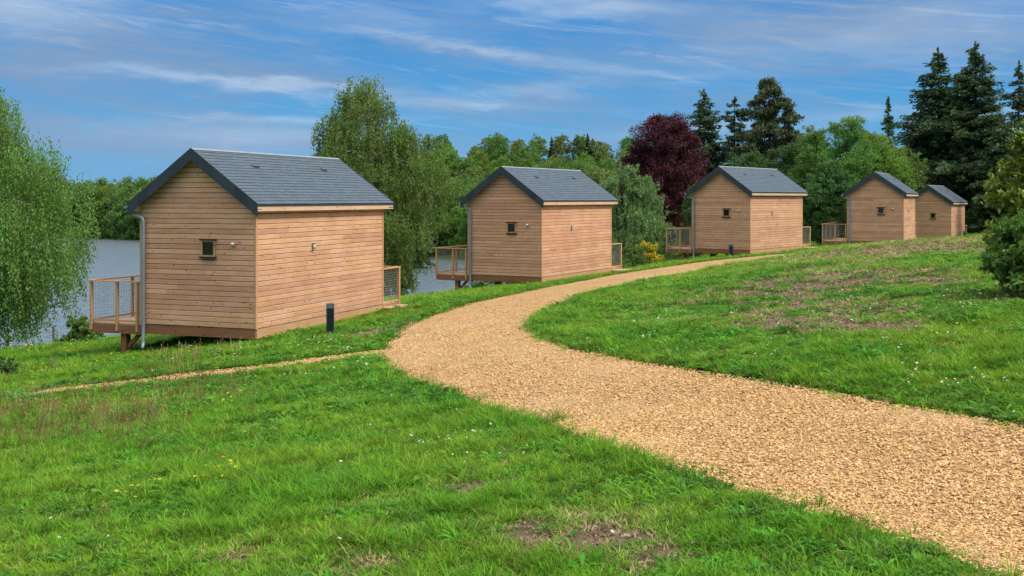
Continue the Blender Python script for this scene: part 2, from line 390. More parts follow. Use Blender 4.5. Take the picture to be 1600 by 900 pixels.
def catmull(pts, k):
    P_ = np.array(pts,float); P_ = np.vstack([2*P_[0]-P_[1],P_,2*P_[-1]-P_[-2]]); o = []
    for i in range(1,len(P_)-2):
        for t in np.arange(k)/k:
            a,b,c,d = P_[i-1],P_[i],P_[i+1],P_[i+2]
            o.append(.5*((2*b)+(-a+c)*t+(2*a-5*b+4*c-d)*t*t+(-a+3*b-3*c+d)*t**3))
    o.append(P_[-2]); return np.array(o)
KA = catmull([p[:2] for p in PA], 14); KB = catmull([p[:2] for p in PB], 14)
def roughen(K, s, a):
    d = np.gradient(K, axis=0); nrm = np.stack([-d[:,1],d[:,0]],1); nrm /= np.linalg.norm(nrm,axis=1)[:,None]
    L = np.r_[0,np.cumsum(np.linalg.norm(np.diff(K,axis=0),axis=1))]
    return K + nrm*(vnoise(L,L*0+s,.9,11)*a + vnoise(L,L*0+s,.28,12)*a*.6)[:,None]
KA = roughen(KA,3.1,.20); KB = roughen(KB,7.7,.11)
path_poly = np.vstack([KA,KB[::-1]])
SC = catmull([p[:2] for p in SP], 12)
L = np.r_[0,np.cumsum(np.linalg.norm(np.diff(SC,axis=0),axis=1))]
dd = np.gradient(SC,axis=0); nn_ = np.stack([-dd[:,1],dd[:,0]],1); nn_ /= np.linalg.norm(nn_,axis=1)[:,None]
swid = .52 + .16*vnoise(L,L*0,.8,21) ; swid *= np.where(L > L[-1]*.68, .75, 1)
SA = SC+nn_*swid[:,None]; SB = SC-nn_*swid[:,None]
sp_poly = np.vstack([SA,SB[::-1]])
def path_sd(x, y):
    """>0 inside a path (distance to the edge)"""
    near = (x > -18) & (x < 30) & (y > 1) & (y < 62); r = np.full(x.shape, -9.)
    xx = x[near]; yy = y[near]
    pe = np.vstack([KA,KB[::-1],KA[:1]]); d = seg_dist(xx,yy,pe[::3]); i1 = inside(xx,yy,path_poly)
    s1 = np.where(i1,d,-d)
    d = seg_dist(xx,yy,np.vstack([SA,SB[::-1],SA[:1]])[::3]); i2 = inside(xx,yy,sp_poly); s2 = np.where(i2,d,-d)
    r[near] = np.maximum(s1,s2); return r
def bumps(x, y):
    return .045*vnoise(x,y,2.6,31)+.022*vnoise(x,y,.7,32)
def Hs(x, y):                                   # the visible ground, grass side
    s = path_sd(x,y); k = sstep((-s)/.8)
    return H0(x,y) + bumps(x,y)*k*sstep((90-y)/20) + .01*sstep((-s)/.35)
def graded(vals):
    o = [vals[0][0]]
    for a, b, st in vals:
        nn = max(1,int(round((b-a)/st))); o += list(a+(b-a)*(np.arange(nn)+1)/nn)
    return np.array(o)
gx = graded([(-700,-200,50),(-200,-60,8),(-60,-16,1.2),(-16,-10,.4),(-10,14,.16),(14,26,.4),(26,60,1.2),(60,200,8),(200,700,50)])
gy = graded([(-60,0,6),(0,4,.4),(4,26,.16),(26,60,.35),(60,110,1.2),(110,400,6),(400,1500,80)])
X, Y = np.meshgrid(gx, gy); SD = path_sd(X,Y)
Z = Hs(X,Y) - .09*sstep((SD-.02)/.15)
V = np.stack([X.ravel(),Y.ravel(),Z.ravel()],1); nx = len(gx); ny = len(gy)
ii, jj = np.meshgrid(np.arange(nx-1), np.arange(ny-1)); b = (jj*nx+ii).ravel()
Q = np.stack([b,b+1,b+1+nx,b+nx],1)

# bare soil patches: (x, y, radius, strength)
def Pg(px, py, h): return P(px,py,h)[:2]
SOIL = [(*Pg(1270,450,1.95),3.0,.72),(*Pg(1180,470,2.0),2.1,.62),(*Pg(1330,500,1.75),1.9,.6),(*Pg(1210,495,1.9),1.5,.7),(*Pg(1290,425,2.0),1.6,.7),(*Pg(1200,430,2.0),1.3,.6),(*Pg(1240,485,1.9),1.5,.75),(*Pg(1320,478,1.8),1.2,.6),(*Pg(1130,455,2.1),1.2,.5),(*Pg(1380,515,1.6),.7,.6),(*Pg(1170,505,1.9),.9,.35),
        (*Pg(1540,455,1.5),1.2,.6),(*Pg(1460,442,1.6),.9,.6),(*Pg(1600,470,1.45),.9,.8),(*Pg(1040,508,2.1),.7,.45),
        (*Pg(1470,397,1.75),2.6,.55),(*Pg(1380,397,1.85),2.4,.5),(*Pg(1550,396,1.6),2.2,.55),
        (*Pg(915,835,1.74),.42,.66),(*Pg(990,850,1.72),.25,.55),(*Pg(715,755,1.86),.32,.5),(*Pg(590,778,1.87),.22,.5),(*Pg(590,520,2.85),.9,.7),(*Pg(625,508,2.88),.6,.7),(*Pg(1010,885,1.7),.25,.5),
        (*Pg(560,895,1.8),.2,.4),(*Pg(380,865,1.9),.22,.4),(*Pg(80,610,3.3),.8,.5)]
def soil(x, y):
    s = np.zeros(x.shape)
    for a, b_, r, k in SOIL:
        d = np.hypot(x-a,(y-b_)*.8)/r; s = np.maximum(s, k*(1-sstep((d-.35)/.9)))
    nz = .5+1.3*vnoise(x,y,.62,41)+1.1*vnoise(x,y,.24,42)+.8*vnoise(x,y,.1,43)
    return np.clip(sstep((s*1.5-.95+nz*.95)/.45)*(s>0.02),0,1)
def worn(x, y):
    s = np.zeros(x.shape)
    for a, b_, r, k in SOIL:
        s = np.maximum(s, k*(1-sstep((np.hypot(x-a,(y-b_)*.8)/r-.5)/1.0)))
    return np.clip(s*1.5,0,1)
ground_me = npmesh('ground', V, Q, None, True)
at = ground_me.attributes.new('soil','FLOAT','POINT'); at.data.foreach_set('value', soil(X.ravel(),Y.ravel()).astype(np.float32))
m = NM('ground_soil_and_turf'); p = m.pos()
so = m.n('ShaderNodeAttribute', attribute_name='soil').outputs['Fac']
n1 = m.noise(p, .55, 5, .6); n2 = m.noise(p, 9, 6, .65); n3 = m.noise(p, 42, 3, .6)
tur = m.mix(m.ramp(n1,.3,.7), (.052,.105,.016,1), (.085,.16,.022,1))
tur = m.mix(m.ramp(n2,.45,.75,0,.6), tur, (.10,.085,.04,1)); tur = m.hsv(tur,.5,1.,m.math('MULTIPLY_ADD',n3,.9,.55))
drt = m.mix(n2, (.11,.072,.05,1), (.31,.22,.155,1)); drt = m.hsv(drt,.5,1.,m.math('MULTIPLY_ADD',n3,.8,.6))
n4 = m.noise(p, 120, 3, .7); drt = m.mix(m.ramp(n4,.55,.72,0,.75), drt, (.06,.04,.028,1)); drt = m.mix(m.ramp(m.noise(p,75,2,.6),.62,.72,0,.7), drt, (.40,.31,.20,1))
m.bump(m.math('ADD',n2,m.math('ADD',m.math('MULTIPLY',n3,.7),m.math('MULTIPLY',n4,.4))), 1.0, .05)
M['ground'] = m.fin(m.mix(so,tur,drt), .95, 0, .1); ground_me.materials.append(M['ground'])
tag(link('ground', ground_me), None, None, kind='structure')

# path surfaces
m = NM('tan_wood_chip'); p = m.pos()
vo = m.n('ShaderNodeTexVoronoi'); m.set(vo.inputs['Vector'], m.map(p,(1,1,.3))); vo.inputs['Scale'].default_value = 62; vo.inputs['Randomness'].default_value = 1
vo2 = m.n('ShaderNodeTexVoronoi', feature='DISTANCE_TO_EDGE'); m.set(vo2.inputs['Vector'], m.map(p,(1,1,.3))); vo2.inputs['Scale'].default_value = 62
sepc = m.n('ShaderNodeSeparateColor'); m.set(sepc.inputs[0], vo.outputs['Color'])
c = m.mix(sepc.outputs[0], (.51,.282,.103,1), (.76,.52,.25,1))
c = m.mix(m.ramp(sepc.outputs[1],.80,.98), c, (.26,.13,.055,1))
big = m.noise(p, .7, 5, .6); mid = m.noise(p, 5, 4, .6)
c = m.hsv(c, .5, m.math('MULTIPLY_ADD',big,-.35,1.16), m.math('MULTIPLY_ADD',mid,.34,.82))
c = m.hsv(c, .5, 1., m.math('MULTIPLY_ADD',big,.5,.74))
c = m.mix(m.ramp(vo2.outputs['Distance'],.0,.09,.6,0), c, (.13,.06,.025,1))
m.bump(m.math('ADD',m.ramp(vo2.outputs['Distance'],0,.25),sepc.outputs[2]), .8, .012)
M['chips'] = m.fin(c, .85, 0, .2)
def ribbon(name, A_, B_, nc, lift, crown):
    rows = []
    for k in range(nc+1):
        t = k/nc; q = A_*(1-t)+B_*t; z = H0(q[:,0],q[:,1]) + lift + crown*math.sin(math.pi*t)**.5 + .012*vnoise(q[:,0],q[:,1],.5,51)+.03*vnoise(q[:,0],q[:,1],1.7,52)*math.sin(math.pi*t)
        if k in (0,nc): z = z - .07
        rows.append(np.c_[q,z])
    V = np.array(rows); na = len(A_); V = V.reshape(-1,3); i, j = np.meshgrid(np.arange(na-1),np.arange(nc)); b = (j*na+i).ravel()
    me = npmesh(name, V, np.stack([b,b+1,b+1+na,b+na],1), M['chips'], True)
    if me.polygons[len(me.polygons)//2].normal.z < 0: me.flip_normals()
    return tag(link(name, me), None, None, kind='structure')
ribbon('path', KA, KB, 26, .0, .02)
ribbon('side_path', SA, SB, 6, .0, .01)

# water
m = NM('lake_water'); p = m.pos()
w1 = m.noise(m.map(p,(.8,.45,1),rot=(0,0,.4)), 1.6, 5, .65, .3); w2 = m.noise(m.map(p,(.12,.05,1)), 1.0, 3, .5)
m.bump(m.math('MULTIPLY',w1,m.math('MULTIPLY_ADD',w2,1.0,.5)), 1.0, .30)
M['water'] = m.fin((.140,.180,.210), .17, 0, .8); 
tag(link('lake_water', npmesh('lake_water', np.array([(-420,-80,WATER),(40,-80,WATER),(40,260,WATER),(-420,260,WATER)]), np.array([[0,1,2,3]]), M['water'])), None, None, kind='structure')

def gz(x, y): return float(Hs(np.array([x]),np.array([y]))[0])

# ------------------------------------------------------------------ cabins
W_, L_, HW, RISE, OF, OB, OS = 3.127, 6.162, 2.8, 1.258, .218, .307, .21
def wall_boards(mb, a, b, zt, gable=False, nrm=None):
    """horizontal boards from point a to b (xy) with outward normal nrm, up to height zt"""
    a = np.array(a,float); b = np.array(b,float); L = np.linalg.norm(b-a); u = (b-a)/L; nn = np.array(nrm,float)
    z = 0.; T = .022; sl = RISE/(W_/2+OS)
    zmax = zt + (RISE - OS*sl if gable else 0) - .0
    while z < zmax - .02:
        z1 = min(z+PITCH-.009, zmax-.005); zc = z1 - .012
        def ext(zz):
            if not gable or zz <= zt - OS*sl + .0: return (.0, L)
            k = (zz-(zt-OS*sl))/sl; return (min(k,L/2-.01), max(L-k,L/2+.01))
        l0 = ext(z); l1 = ext(z1); lc = ext(zc)
        def pt(s, off, zz): q = a+u*s+nn*off; return (q[0],q[1],zz)
        p = [pt(l0[0],0,z),pt(l0[1],0,z),pt(l0[0],T,z+.002),pt(l0[1],T,z+.002),pt(lc[0],T,zc),pt(lc[1],T,zc),pt(l1[0],T*.45,z1),pt(l1[1],T*.45,z1)]
        mb.poly(p, [(0,1,3,2),(2,3,5,4),(4,5,7,6)])
        z += PITCH
def build_cabin(floor_to_ground):
    root = empty('timber_cabin', (0,0,0))
    # coordinates: near right corner at origin, gable along -x, long wall along +y
    w = MB(); i = .004; sl = RISE/(W_/2+OS); zt = HW - OS*sl*0
    ze = HW - OS*sl*0 - .03
    ztop = HW + OS*sl - .05                        # underside of the roof at the wall line
    apex = HW + RISE - .07
    # wall core under the boards, near-black to paint shade into the grooves
    pts = []
    for y in (-.0, L_):
        pts += [(-W_,y,0),(0,y,0),(0,y,ztop),(-W_/2,y,apex),(-W_,y,ztop)]
    core = MB().poly(pts, [(0,1,2,3,4),(9,8,7,6,5),(1,6,7,2),(5,0,4,9),(0,5,6,1),(2,7,8,3),(3,8,9,4)])
    wl = MB()
    def gab(a, b, nrm):
        a = np.array(a,float); b = np.array(b,float); L = np.linalg.norm(b-a); u = (b-a)/L; nn = np.array(nrm,float); z = 0; T = .022
        while z < apex-.06:
            z1 = min(z+PITCH-.010, apex-.03); zc = z1-.012
            def ext(zz):
                if zz <= ztop: return 0., L
                k = (zz-ztop)/(apex-ztop)*W_/2; return min(k,L/2-.01), max(L-k,L/2+.01)
            def pt(s, off, zz): q = a+u*s+nn*off; return (q[0],q[1],zz)
            l0, lc, l1 = ext(z), ext(zc), ext(z1)
            wl.poly([pt(l0[0],0,z),pt(l0[1],0,z),pt(l0[0],T,z+.002),pt(l0[1],T,z+.002),pt(lc[0],T,zc),pt(lc[1],T,zc),pt(l1[0],T*.4,z1),pt(l1[1],T*.4,z1)], [(0,1,3,2),(2,3,5,4),(4,5,7,6)])
            z += PITCH
    def flat(a, b, nrm):
        a = np.array(a,float); b = np.array(b,float); L = np.linalg.norm(b-a); u = (b-a)/L; nn = np.array(nrm,float); z = 0; T = .022
        while z < ztop-.03:
            z1 = min(z+PITCH-.010, ztop); zc = z1-.012
            def pt(s, off, zz): q = a+u*s+nn*off; return (q[0],q[1],zz)
            wl.poly([pt(0,0,z),pt(L,0,z),pt(0,T,z+.002),pt(L,T,z+.002),pt(0,T,zc),pt(L,T,zc),pt(0,T*.4,z1),pt(L,T*.4,z1)], [(0,1,3,2),(2,3,5,4),(4,5,7,6)])
            z += PITCH
    gab((-W_,0),(0,0),(0,-1)); flat((0,0),(0,L_),(1,0)); gab((0,L_),(-W_,L_),(0,1)); flat((-W_,L_),(-W_,0),(-1,0))
    allv = core.v + wl.v; nb = len(core.v); fs = core.f + [tuple(q+nb for q in f) for f in wl.f]
    me = npmesh('wall', np.array(allv), fs, [M['clad'], M['shadow']], idx=[1]*len(core.f)+[0]*len(wl.f)); link('wall', me, root)
    t = .034
    for cx, cy in ((0,0),(-W_,0),(0,L_),(-W_,L_)):
        sx = 1 if cx == 0 else -1; sy = -1 if cy == 0 else 1
        c = MB(); x0, x1 = sorted((cx-sx*.004, cx+sx*t)); y0, y1 = sorted((cy-sy*.045, cy+sy*.024)); c.box(x0,y0,-.012,x1,y1,ztop-.03)
        c.build('corner_trim', M['trim'], root)
    # skirt beams under the cladding
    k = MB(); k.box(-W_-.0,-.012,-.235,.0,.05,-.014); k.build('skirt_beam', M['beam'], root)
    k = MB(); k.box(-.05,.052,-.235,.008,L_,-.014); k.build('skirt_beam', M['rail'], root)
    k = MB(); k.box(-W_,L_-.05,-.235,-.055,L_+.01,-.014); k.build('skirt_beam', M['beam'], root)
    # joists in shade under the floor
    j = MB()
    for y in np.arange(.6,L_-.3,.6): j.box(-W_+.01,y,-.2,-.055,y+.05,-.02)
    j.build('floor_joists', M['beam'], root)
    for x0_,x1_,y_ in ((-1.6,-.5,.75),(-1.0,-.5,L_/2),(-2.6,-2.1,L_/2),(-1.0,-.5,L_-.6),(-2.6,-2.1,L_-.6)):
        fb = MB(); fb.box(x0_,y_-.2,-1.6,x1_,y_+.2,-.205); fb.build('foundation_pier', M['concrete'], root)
    # roof
    th = math.atan2(RISE, W_/2+OS); slope = math.hypot(RISE, W_/2+OS); cx = -W_/2
    under = MB()
    for s in (1,-1):
        e = (cx+s*(W_/2+OS-.015), HW-.03); r = (cx, HW+RISE-.035)
        nd = (s*math.sin(th)*.05, math.cos(th)*.05)
        p = []
        for y in (-OF+.03, L_+OB-.03):
            p += [(e[0],y,e[1]-.0),(r[0],y,r[1]),(r[0],y,r[1]-.05/math.cos(th)),(e[0]-nd[0],y,e[1]-nd[1])]
        under.poly(p, [(0,1,2,3),(7,6,5,4),(0,4,5,1),(3,2,6,7),(0,3,7,4)])
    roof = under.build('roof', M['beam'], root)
    sl_ = MB(); ex = .118; SW = .222; nr = int(slope/ex)
    ex = slope/nr
    for s in (1,-1):
        for r_ in range(nr):
            d0 = slope - r_*ex + .0      # distance from ridge of the lower edge
            off = (r_ % 2)*SW/2
            y = -OF - off
            while y < L_+OB-.001:
                ya = max(y,-OF)+.0022; yb = min(y+SW,L_+OB)-.0022
                if yb-ya > .02:
                    dj = random.uniform(-.003,.003); lift = random.uniform(.0,.003); c0 = d0+dj; c1 = max(d0-ex-.035,.0)
                    def q(d, h): return (cx+s*(d*math.cos(th)+h*math.sin(th)), HW+RISE-d*math.sin(th)+h*math.cos(th))
                    a0 = q(c0,.0155+lift); a1 = q(c1,.004+lift*.3); b0 = q(c0,.0085+lift); b1 = q(c1,-.003)
                    p = [(b0[0],ya,b0[1]),(b0[0],yb,b0[1]),(b1[0],yb,b1[1]),(b1[0],ya,b1[1]),(a0[0],ya,a0[1]),(a0[0],yb,a0[1]),(a1[0],yb,a1[1]),(a1[0],ya,a1[1])]
                    if s < 0: p = [p[i_] for i_ in (1,0,3,2,5,4,7,6)]
                    sl_.hexa(p)
                y += SW
    sl_.build('slates', M['slate'], roof)
    # zinc ridge
    rc = MB(); zr = HW+RISE+.03
    for s in (1,-1):
        p = []
        for y in (-OF-.005, L_+OB+.005):
            p += [(cx,y,zr),(cx+s*.05,y,zr-.05*math.tan(th)-.002),(cx+s*.05,y,zr-.05*math.tan(th)-.010),(cx,y,zr-.012)]
        rc.poly(p, [(0,1,2,3),(7,6,5,4),(0,4,5,1),(1,5,6,2),(3,2,6,7)])
    rc.build('ridge_cap', M['zinc'], roof)
    # roof vents: little dark hooded slots
    for s in (1,-1):
        for v in (1.45, 4.65):
            vb = MB(); d0 = .55
            def q(d, h): return (cx+s*(d*math.cos(th)+h*math.sin(th)), HW+RISE-d*math.sin(th)+h*math.cos(th))
            a = q(d0+.12,.05); b_ = q(d0,.022); c_ = q(d0+.12,.012); dd_ = q(d0,.012)
            vb.poly([(c_[0],v,c_[1]),(c_[0],v+.24,c_[1]),(dd_[0],v+.24,dd_[1]),(dd_[0],v,dd_[1]),(a[0],v+.01,a[1]),(a[0],v+.23,a[1]),(b_[0],v+.22,b_[1]),(b_[0],v+.02,b_[1])],
                    [(3,2,1,0),(4,5,6,7),(0,1,5,4),(1,2,6,5),(2,3,7,6),(3,0,4,7)])
            vb.build('roof_vent', M['dark_metal'], roof)
    # verges: dark slate-hung bands on both gables, in short overlapping pieces
    for yg, sg in ((-OF,-1),(L_+OB,1)):
        for s in (1,-1):
            vb = MB(); npc = 6; vh = .215
            for i_ in range(npc):
                d0 = slope*i_/npc; d1 = slope*(i_+1)/npc+.012
                if i_ == npc-1: d1 = slope+.012
                o = .004*(i_ % 2)
                def q(d): return (cx+s*d*math.cos(th), HW+RISE-d*math.sin(th))
                a = q(d0); b_ = q(d1); k0 = .030
                da = vh/math.cos(th)
                y0 = yg + sg*(.002+o); y1 = yg + sg*(.020+o)
                p = [(a[0],y0,a[1]-da),(b_[0],y0,b_[1]-da),(b_[0],y1,b_[1]-da),(a[0],y1,a[1]-da),(a[0],y0,a[1]+k0),(b_[0],y0,b_[1]+k0),(b_[0],y1,b_[1]+k0),(a[0],y1,a[1]+k0)]
                vb.hexa(p)
            vb.build('verge_board', M['verge'], roof)
            # soffit piece linking band and wall
            sb = MB(); ylo, yhi = sorted((yg+sg*.0, (0 if sg < 0 else L_)+sg*.026))
            a = (cx, HW+RISE-.115); b_ = (cx+s*(W_/2+OS-.02), HW-.115+.02*math.tan(th))
            p = []
            for y in (ylo, yhi): p += [(a[0],y,a[1]),(b_[0],y,b_[1]),(b_[0],y,b_[1]-.02),(a[0],y,a[1]-.02)]
            sb.poly(p, [(0,1,2,3),(7,6,5,4),(0,4,5,1),(3,2,6,7),(1,5,6,2)]); sb.build('soffit', M['trim'], roof)
    # eaves: pale box fascia on the right, gutter on the left
    fc = MB(); fc.box(.026,-OF+.004,HW-.155,OS-.02,L_+OB-.004,HW-.03); fc.build('fascia', M['fascia'], root)
    fc = MB(); fc.box(-W_-OS+.02,-OF+.004,HW-.155,-W_-.026,L_+OB-.004,HW-.03); fc.build('fascia', M['fascia'], root)
    fc = MB(); fc.box(OS-.018,-OF+.006,HW-.034,OS+.004,L_+OB-.006,HW+.0); fc.build('drip_edge', M['dark_metal'], roof)
    g = MB(); xg = -W_-OS-.045; zg = HW-.045; pr = []; nseg = 8
    ring = [(xg+.062*math.cos(math.pi+math.pi*k/nseg), zg+.062*math.sin(math.pi+math.pi*k/nseg)) for k in range(nseg+1)] + [(xg+.056*math.cos(-math.pi*k/nseg), zg+.056*math.sin(-math.pi*k/nseg)) for k in range(nseg+1)]
    nrg = len(ring); p = [(a,y,b_) for y in (-OF-.05,L_+OB+.02) for a,b_ in ring]
    g.poly(p, [(k,(k+1)%nrg,(k+1)%nrg+nrg,k+nrg) for k in range(nrg)]); b0 = len(g.v)
    capp = [(xg+.062*math.cos(math.pi+math.pi*k/nseg),-OF-.052,zg+.062*math.sin(math.pi+math.pi*k/nseg)) for k in range(nseg+1)]; g.poly(capp, [tuple(range(nseg+1))])
    g.build('gutter', M['zinc'], root)
    dp = MB(); xd = -W_+.12; yd = -.085
    dp.tube([(xg,-OF+.06,zg-.05),(xg,-OF+.06,zg-.12),(xg+.02,-OF+.07,zg-.17),(xg+.16,-.12,zg-.215),(xd-.10,yd,zg-.245),(xd-.03,yd,zg-.28),(xd,yd,zg-.36),(xd,yd,1.4),(xd,yd,.2),(xd,yd,-.42),(xd+.012,yd-.03,-.50),(xd+.05,yd-.1,-.56)], .042, 12)
    pipe = dp.build('downpipe', M['zinc'], root, True)
    for zz in (2.15, 1.15, .12):
        br = MB(); br.tube([(xd,yd,zz-.02),(xd,yd,zz+.02)], .049, 12); br.bar((xd,yd,zz),(xd,-.02,zz),.02,.03); br.build('pipe_bracket', M['zinc'], pipe)
    # window on the near gable
    ux, uz = -1.23, 1.79; ww, wh = .30, .37
    wf = MB()
    for x in (-ww/2-.035, ww/2): wf.box(ux+x,-.062,uz-wh/2,ux+x+.035,-.018,uz+wh/2)
    for z_ in (-wh/2-.0, wh/2-.03): wf.box(ux-ww/2+.001,-.055,uz+z_,ux+ww/2-.001,-.018,uz+z_+.03)
    fr = wf.build('window', M['trim'], root)
    pn = MB(); pn.box(ux-ww/2+.003,-.034,uz-wh/2+.032,ux+ww/2-.003,-.026,uz+wh/2-.032); pn.build('pane', M['glass'], fr)
    s1 = MB()
    a0,a1,c0_,c1_ = ux-ww/2+.003,ux+ww/2-.003,uz-wh/2+.032,uz+wh/2-.032; t_=.03; q_ = []
    for y_ in (-.048,-.036): q_ += [(a0,y_,c0_),(a1,y_,c0_),(a1,y_,c1_),(a0,y_,c1_),(a0+t_,y_,c0_+t_),(a1-t_,y_,c0_+t_),(a1-t_,y_,c1_-t_),(a0+t_,y_,c1_-t_)]
    s1.poly(q_, [(0,1,5,4),(1,2,6,5),(2,3,7,6),(3,0,4,7),(4,5,13,12),(5,6,14,13),(6,7,15,14),(7,4,12,15),(8,0,3,11),(1,9,10,2),(0,8,9,1),(2,10,11,3)])
    s1.build('sash', M['dark_wood'], fr)
    s1 = MB(); s1.box(ux-ww/2-.075,-.085,uz+wh/2+.001,ux+ww/2+.075,-.018,uz+wh/2+.035); s1.build('lintel', M['dark_wood'], fr)
    s1 = MB(); s1.box(ux-ww/2-.065,-.10,uz-wh/2-.04,ux+ww/2+.065,-.018,uz-wh/2-.001); s1.build('sill', M['dark_wood'], fr)
    # steel vent cowl
    vx, vz = -.554, 1.90; vc = MB()
    pts_ = [(vx,-.02,vz),(vx,-.05,vz),(vx,-.09,vz-.004),(vx,-.115,vz-.012),(vx,-.125,vz-.02)]; vc.tube(pts_, [.052,.055,.048,.030,.008], 14); vc.build('vent_cowl', M['steel'], root, True)
    # wall lamp on the long wall
    ly, lz = 2.42, 1.755
    a = MB(); a.box(.0225,ly-.045,lz-.085,.036,ly+.045,lz+.085); lp = a.build('wall_lamp', M['steel'], root)
    a = MB(); a.tube([(.075,ly,lz-.07),(.075,ly,lz+.06)], .034, 12); a.build('lamp_glass', M['lampglass'], lp, True)
    a = MB(); a.tube([(.075,ly,lz+.061),(.075,ly,lz+.08)], .04, 12); a.bar((.037,ly,lz+.07),(.06,ly,lz+.07),.03,.012); a.build('lamp_cap', M['dark_metal'], lp, True)
    # side gallery on the lake side, rear terrace
    DW, RT = 1.50, 1.0; dz = -.03
    db = MB(); x0 = -W_-DW
    yb = .02
    while yb < L_+RT-.05:
        db.box(x0+.03, yb+.003, dz-.03, -W_-.04, yb+.137, dz); yb += .14
    yb = L_+.045
    while yb < L_+RT-.05:
        db.box(-W_-.036, yb+.003, dz-.03, -.0, yb+.137, dz); yb += .14
    deck = db.build('deck', M['deckb'], root)
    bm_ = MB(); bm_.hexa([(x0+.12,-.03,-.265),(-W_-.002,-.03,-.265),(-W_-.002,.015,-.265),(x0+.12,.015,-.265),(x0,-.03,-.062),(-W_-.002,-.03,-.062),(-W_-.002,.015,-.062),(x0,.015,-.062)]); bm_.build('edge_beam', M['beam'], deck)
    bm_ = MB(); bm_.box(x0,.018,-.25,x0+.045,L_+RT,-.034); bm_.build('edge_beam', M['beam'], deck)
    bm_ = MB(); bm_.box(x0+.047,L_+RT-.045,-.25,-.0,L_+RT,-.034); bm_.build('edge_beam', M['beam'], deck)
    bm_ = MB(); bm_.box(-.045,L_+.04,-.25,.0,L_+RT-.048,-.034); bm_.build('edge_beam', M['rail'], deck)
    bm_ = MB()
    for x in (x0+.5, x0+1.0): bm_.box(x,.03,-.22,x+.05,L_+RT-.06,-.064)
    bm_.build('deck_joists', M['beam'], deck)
    rz = .98
    posts = [(x0+.02,-.06),(x0+.78,-.06),(-W_-.13,-.06)] + [(x0-.03,y) for y in (1.45,2.9,4.35,5.8)] + [(x0+.02,L_+RT+.02)] + [(x,L_+RT+.02) for x in (-W_-.1,-W_+1.3,-.9)] + [(-.035,L_+RT+.02)]
    for (x,y) in posts:
        pb = MB(); pb.box(x,y-.0,-.20,x+.055,y+.07,rz-.03) if y < 1 or y > 7 else pb.box(x,y,-.20,x+.055,y+.07,rz-.03)
        pb.build('rail_post', M['trim'], deck)
    def toprail(a, b_): 
        t_ = MB(); t_.bar(a,b_,.11,.035); t_.build('handrail', M['rail'], deck)
    def lowrail(a, b_):
        t_ = MB(); t_.bar(a,b_,.03,.045); t_.build('bottom_rail', M['rail'], deck)
    def mesh(a, b_):
        a = Vector(a); b_ = Vector(b_); L = (b_-a).length; u = (b_-a)/L; t_ = MB(); k = int(L/.075)
        for i_ in range(k+1):
            q = a+u*(L*i_/k); t_.bar(q+Vector((0,0,.04)), q+Vector((0,0,rz-.07)), .0036)
        for i_ in range(13):
            z_ = .05+(rz-.13)*i_/12; t_.bar(a+Vector((0,0,z_)), b_+Vector((0,0,z_)), .0036)
        t_.build('wire_mesh', M['wire'], deck)
    toprail((x0-.06,-.02,rz-.012),(-W_-.02,-.02,rz-.012)); lowrail((x0+.06,.0,.035),(-W_-.05,.0,.035)); mesh((x0+.08,.0,0),(-W_-.06,.0,0))
    toprail((x0-.0,.036,rz-.012),(x0-.0,L_+RT+.11,rz-.012)); mesh((x0+.04,.05,0),(x0+.04,L_+RT,0)); lowrail((x0+.035,.05,.035),(x0+.035,L_+RT,.035))
    toprail((x0+.06,L_+RT+.05,rz-.012),(.03,L_+RT+.05,rz-.012)); mesh((x0+.06,L_+RT+.01,0),(-.05,L_+RT+.01,0))
    toprail((-.015,L_+.03,rz-.010),(-.015,L_+RT-.008,rz-.010)); lowrail((-.012,L_+.05,.035),(-.012,L_+RT-.01,.035)); mesh((-.012,L_+.06,0),(-.012,L_+RT-.01,0))
    # stilts under the gallery
    for y in (.06, 3.1, L_+.7):
        st = MB(); st.box(-W_-.66,y,-1.9,-W_-.50,y+.16,-.267); s_ = st.build('stilt', M['beam'], deck)
        b2 = MB(); b2.bar((-W_-.50,y+.08,-.60),(-W_-.16,y+.08,-.27),.06,.09); b2.build('brace', M['beam'], s_)
    # entry step
    s2 = MB(); 
    for k in range(3): s2.box(.03+k*.165,L_-.05,-.125,.185+k*.165,L_+1.0,-.09)
    st = s2.build('step', M['deckb'], deck)
    s2 = MB(); s2.box(.06,L_+.02,-.5,.48,L_+.09,-.128); s2.box(.06,L_+.86,-.5,.48,L_+.93,-.128); s2.box(.06,L_+.094,-.40,.09,L_+.856,-.128); s2.build('step_support', M['beam'], st)
    # glazed doors on the lake side and far gable, seen from other positions
    d = MB(); d.box(-W_-.05,3.3,0.01,-W_-.024,5.3,2.15); dr = d.build('glazed_door', M['dark_metal'], root)
    d = MB(); d.box(-W_-.056,3.38,.08,-W_-.052,4.26,2.07); d.box(-W_-.056,4.34,.08,-W_-.052,5.22,2.07); d.build('pane', M['glass'], dr)
    return root
CAB = [(-5.775,24.393,-2.922,-.359,'timber cabin closest to the camera, its long plank wall facing the gravel bend'),
       (1.071,39.783,-2.865,-.516,'timber cabin second in the row, standing just past the bend of the path'),
       (11.5,52.444,-2.469,-.667,'middle timber cabin of the row, with a bollard at its gable end'),
       (22.764,63.144,-2.479,-.459,'fourth timber cabin from the front, nearly end-on, overlapping the last cabin'),
       (32.203,79.611,-3.05,-.544,'last and smallest looking timber cabin, partly hidden behind its neighbour by the dark firs')]
proto = build_cabin(.3)
for i, (x, y, z, a, lab) in enumerate(CAB):
    c = proto if i == 0 else copy_tree(proto)
    c.location = (x,y,CZ+z); c.rotation_euler = (0,0,a)
    tag(c, lab, 'cabin', 'slate-roofed timber cabins in a row above the lake')

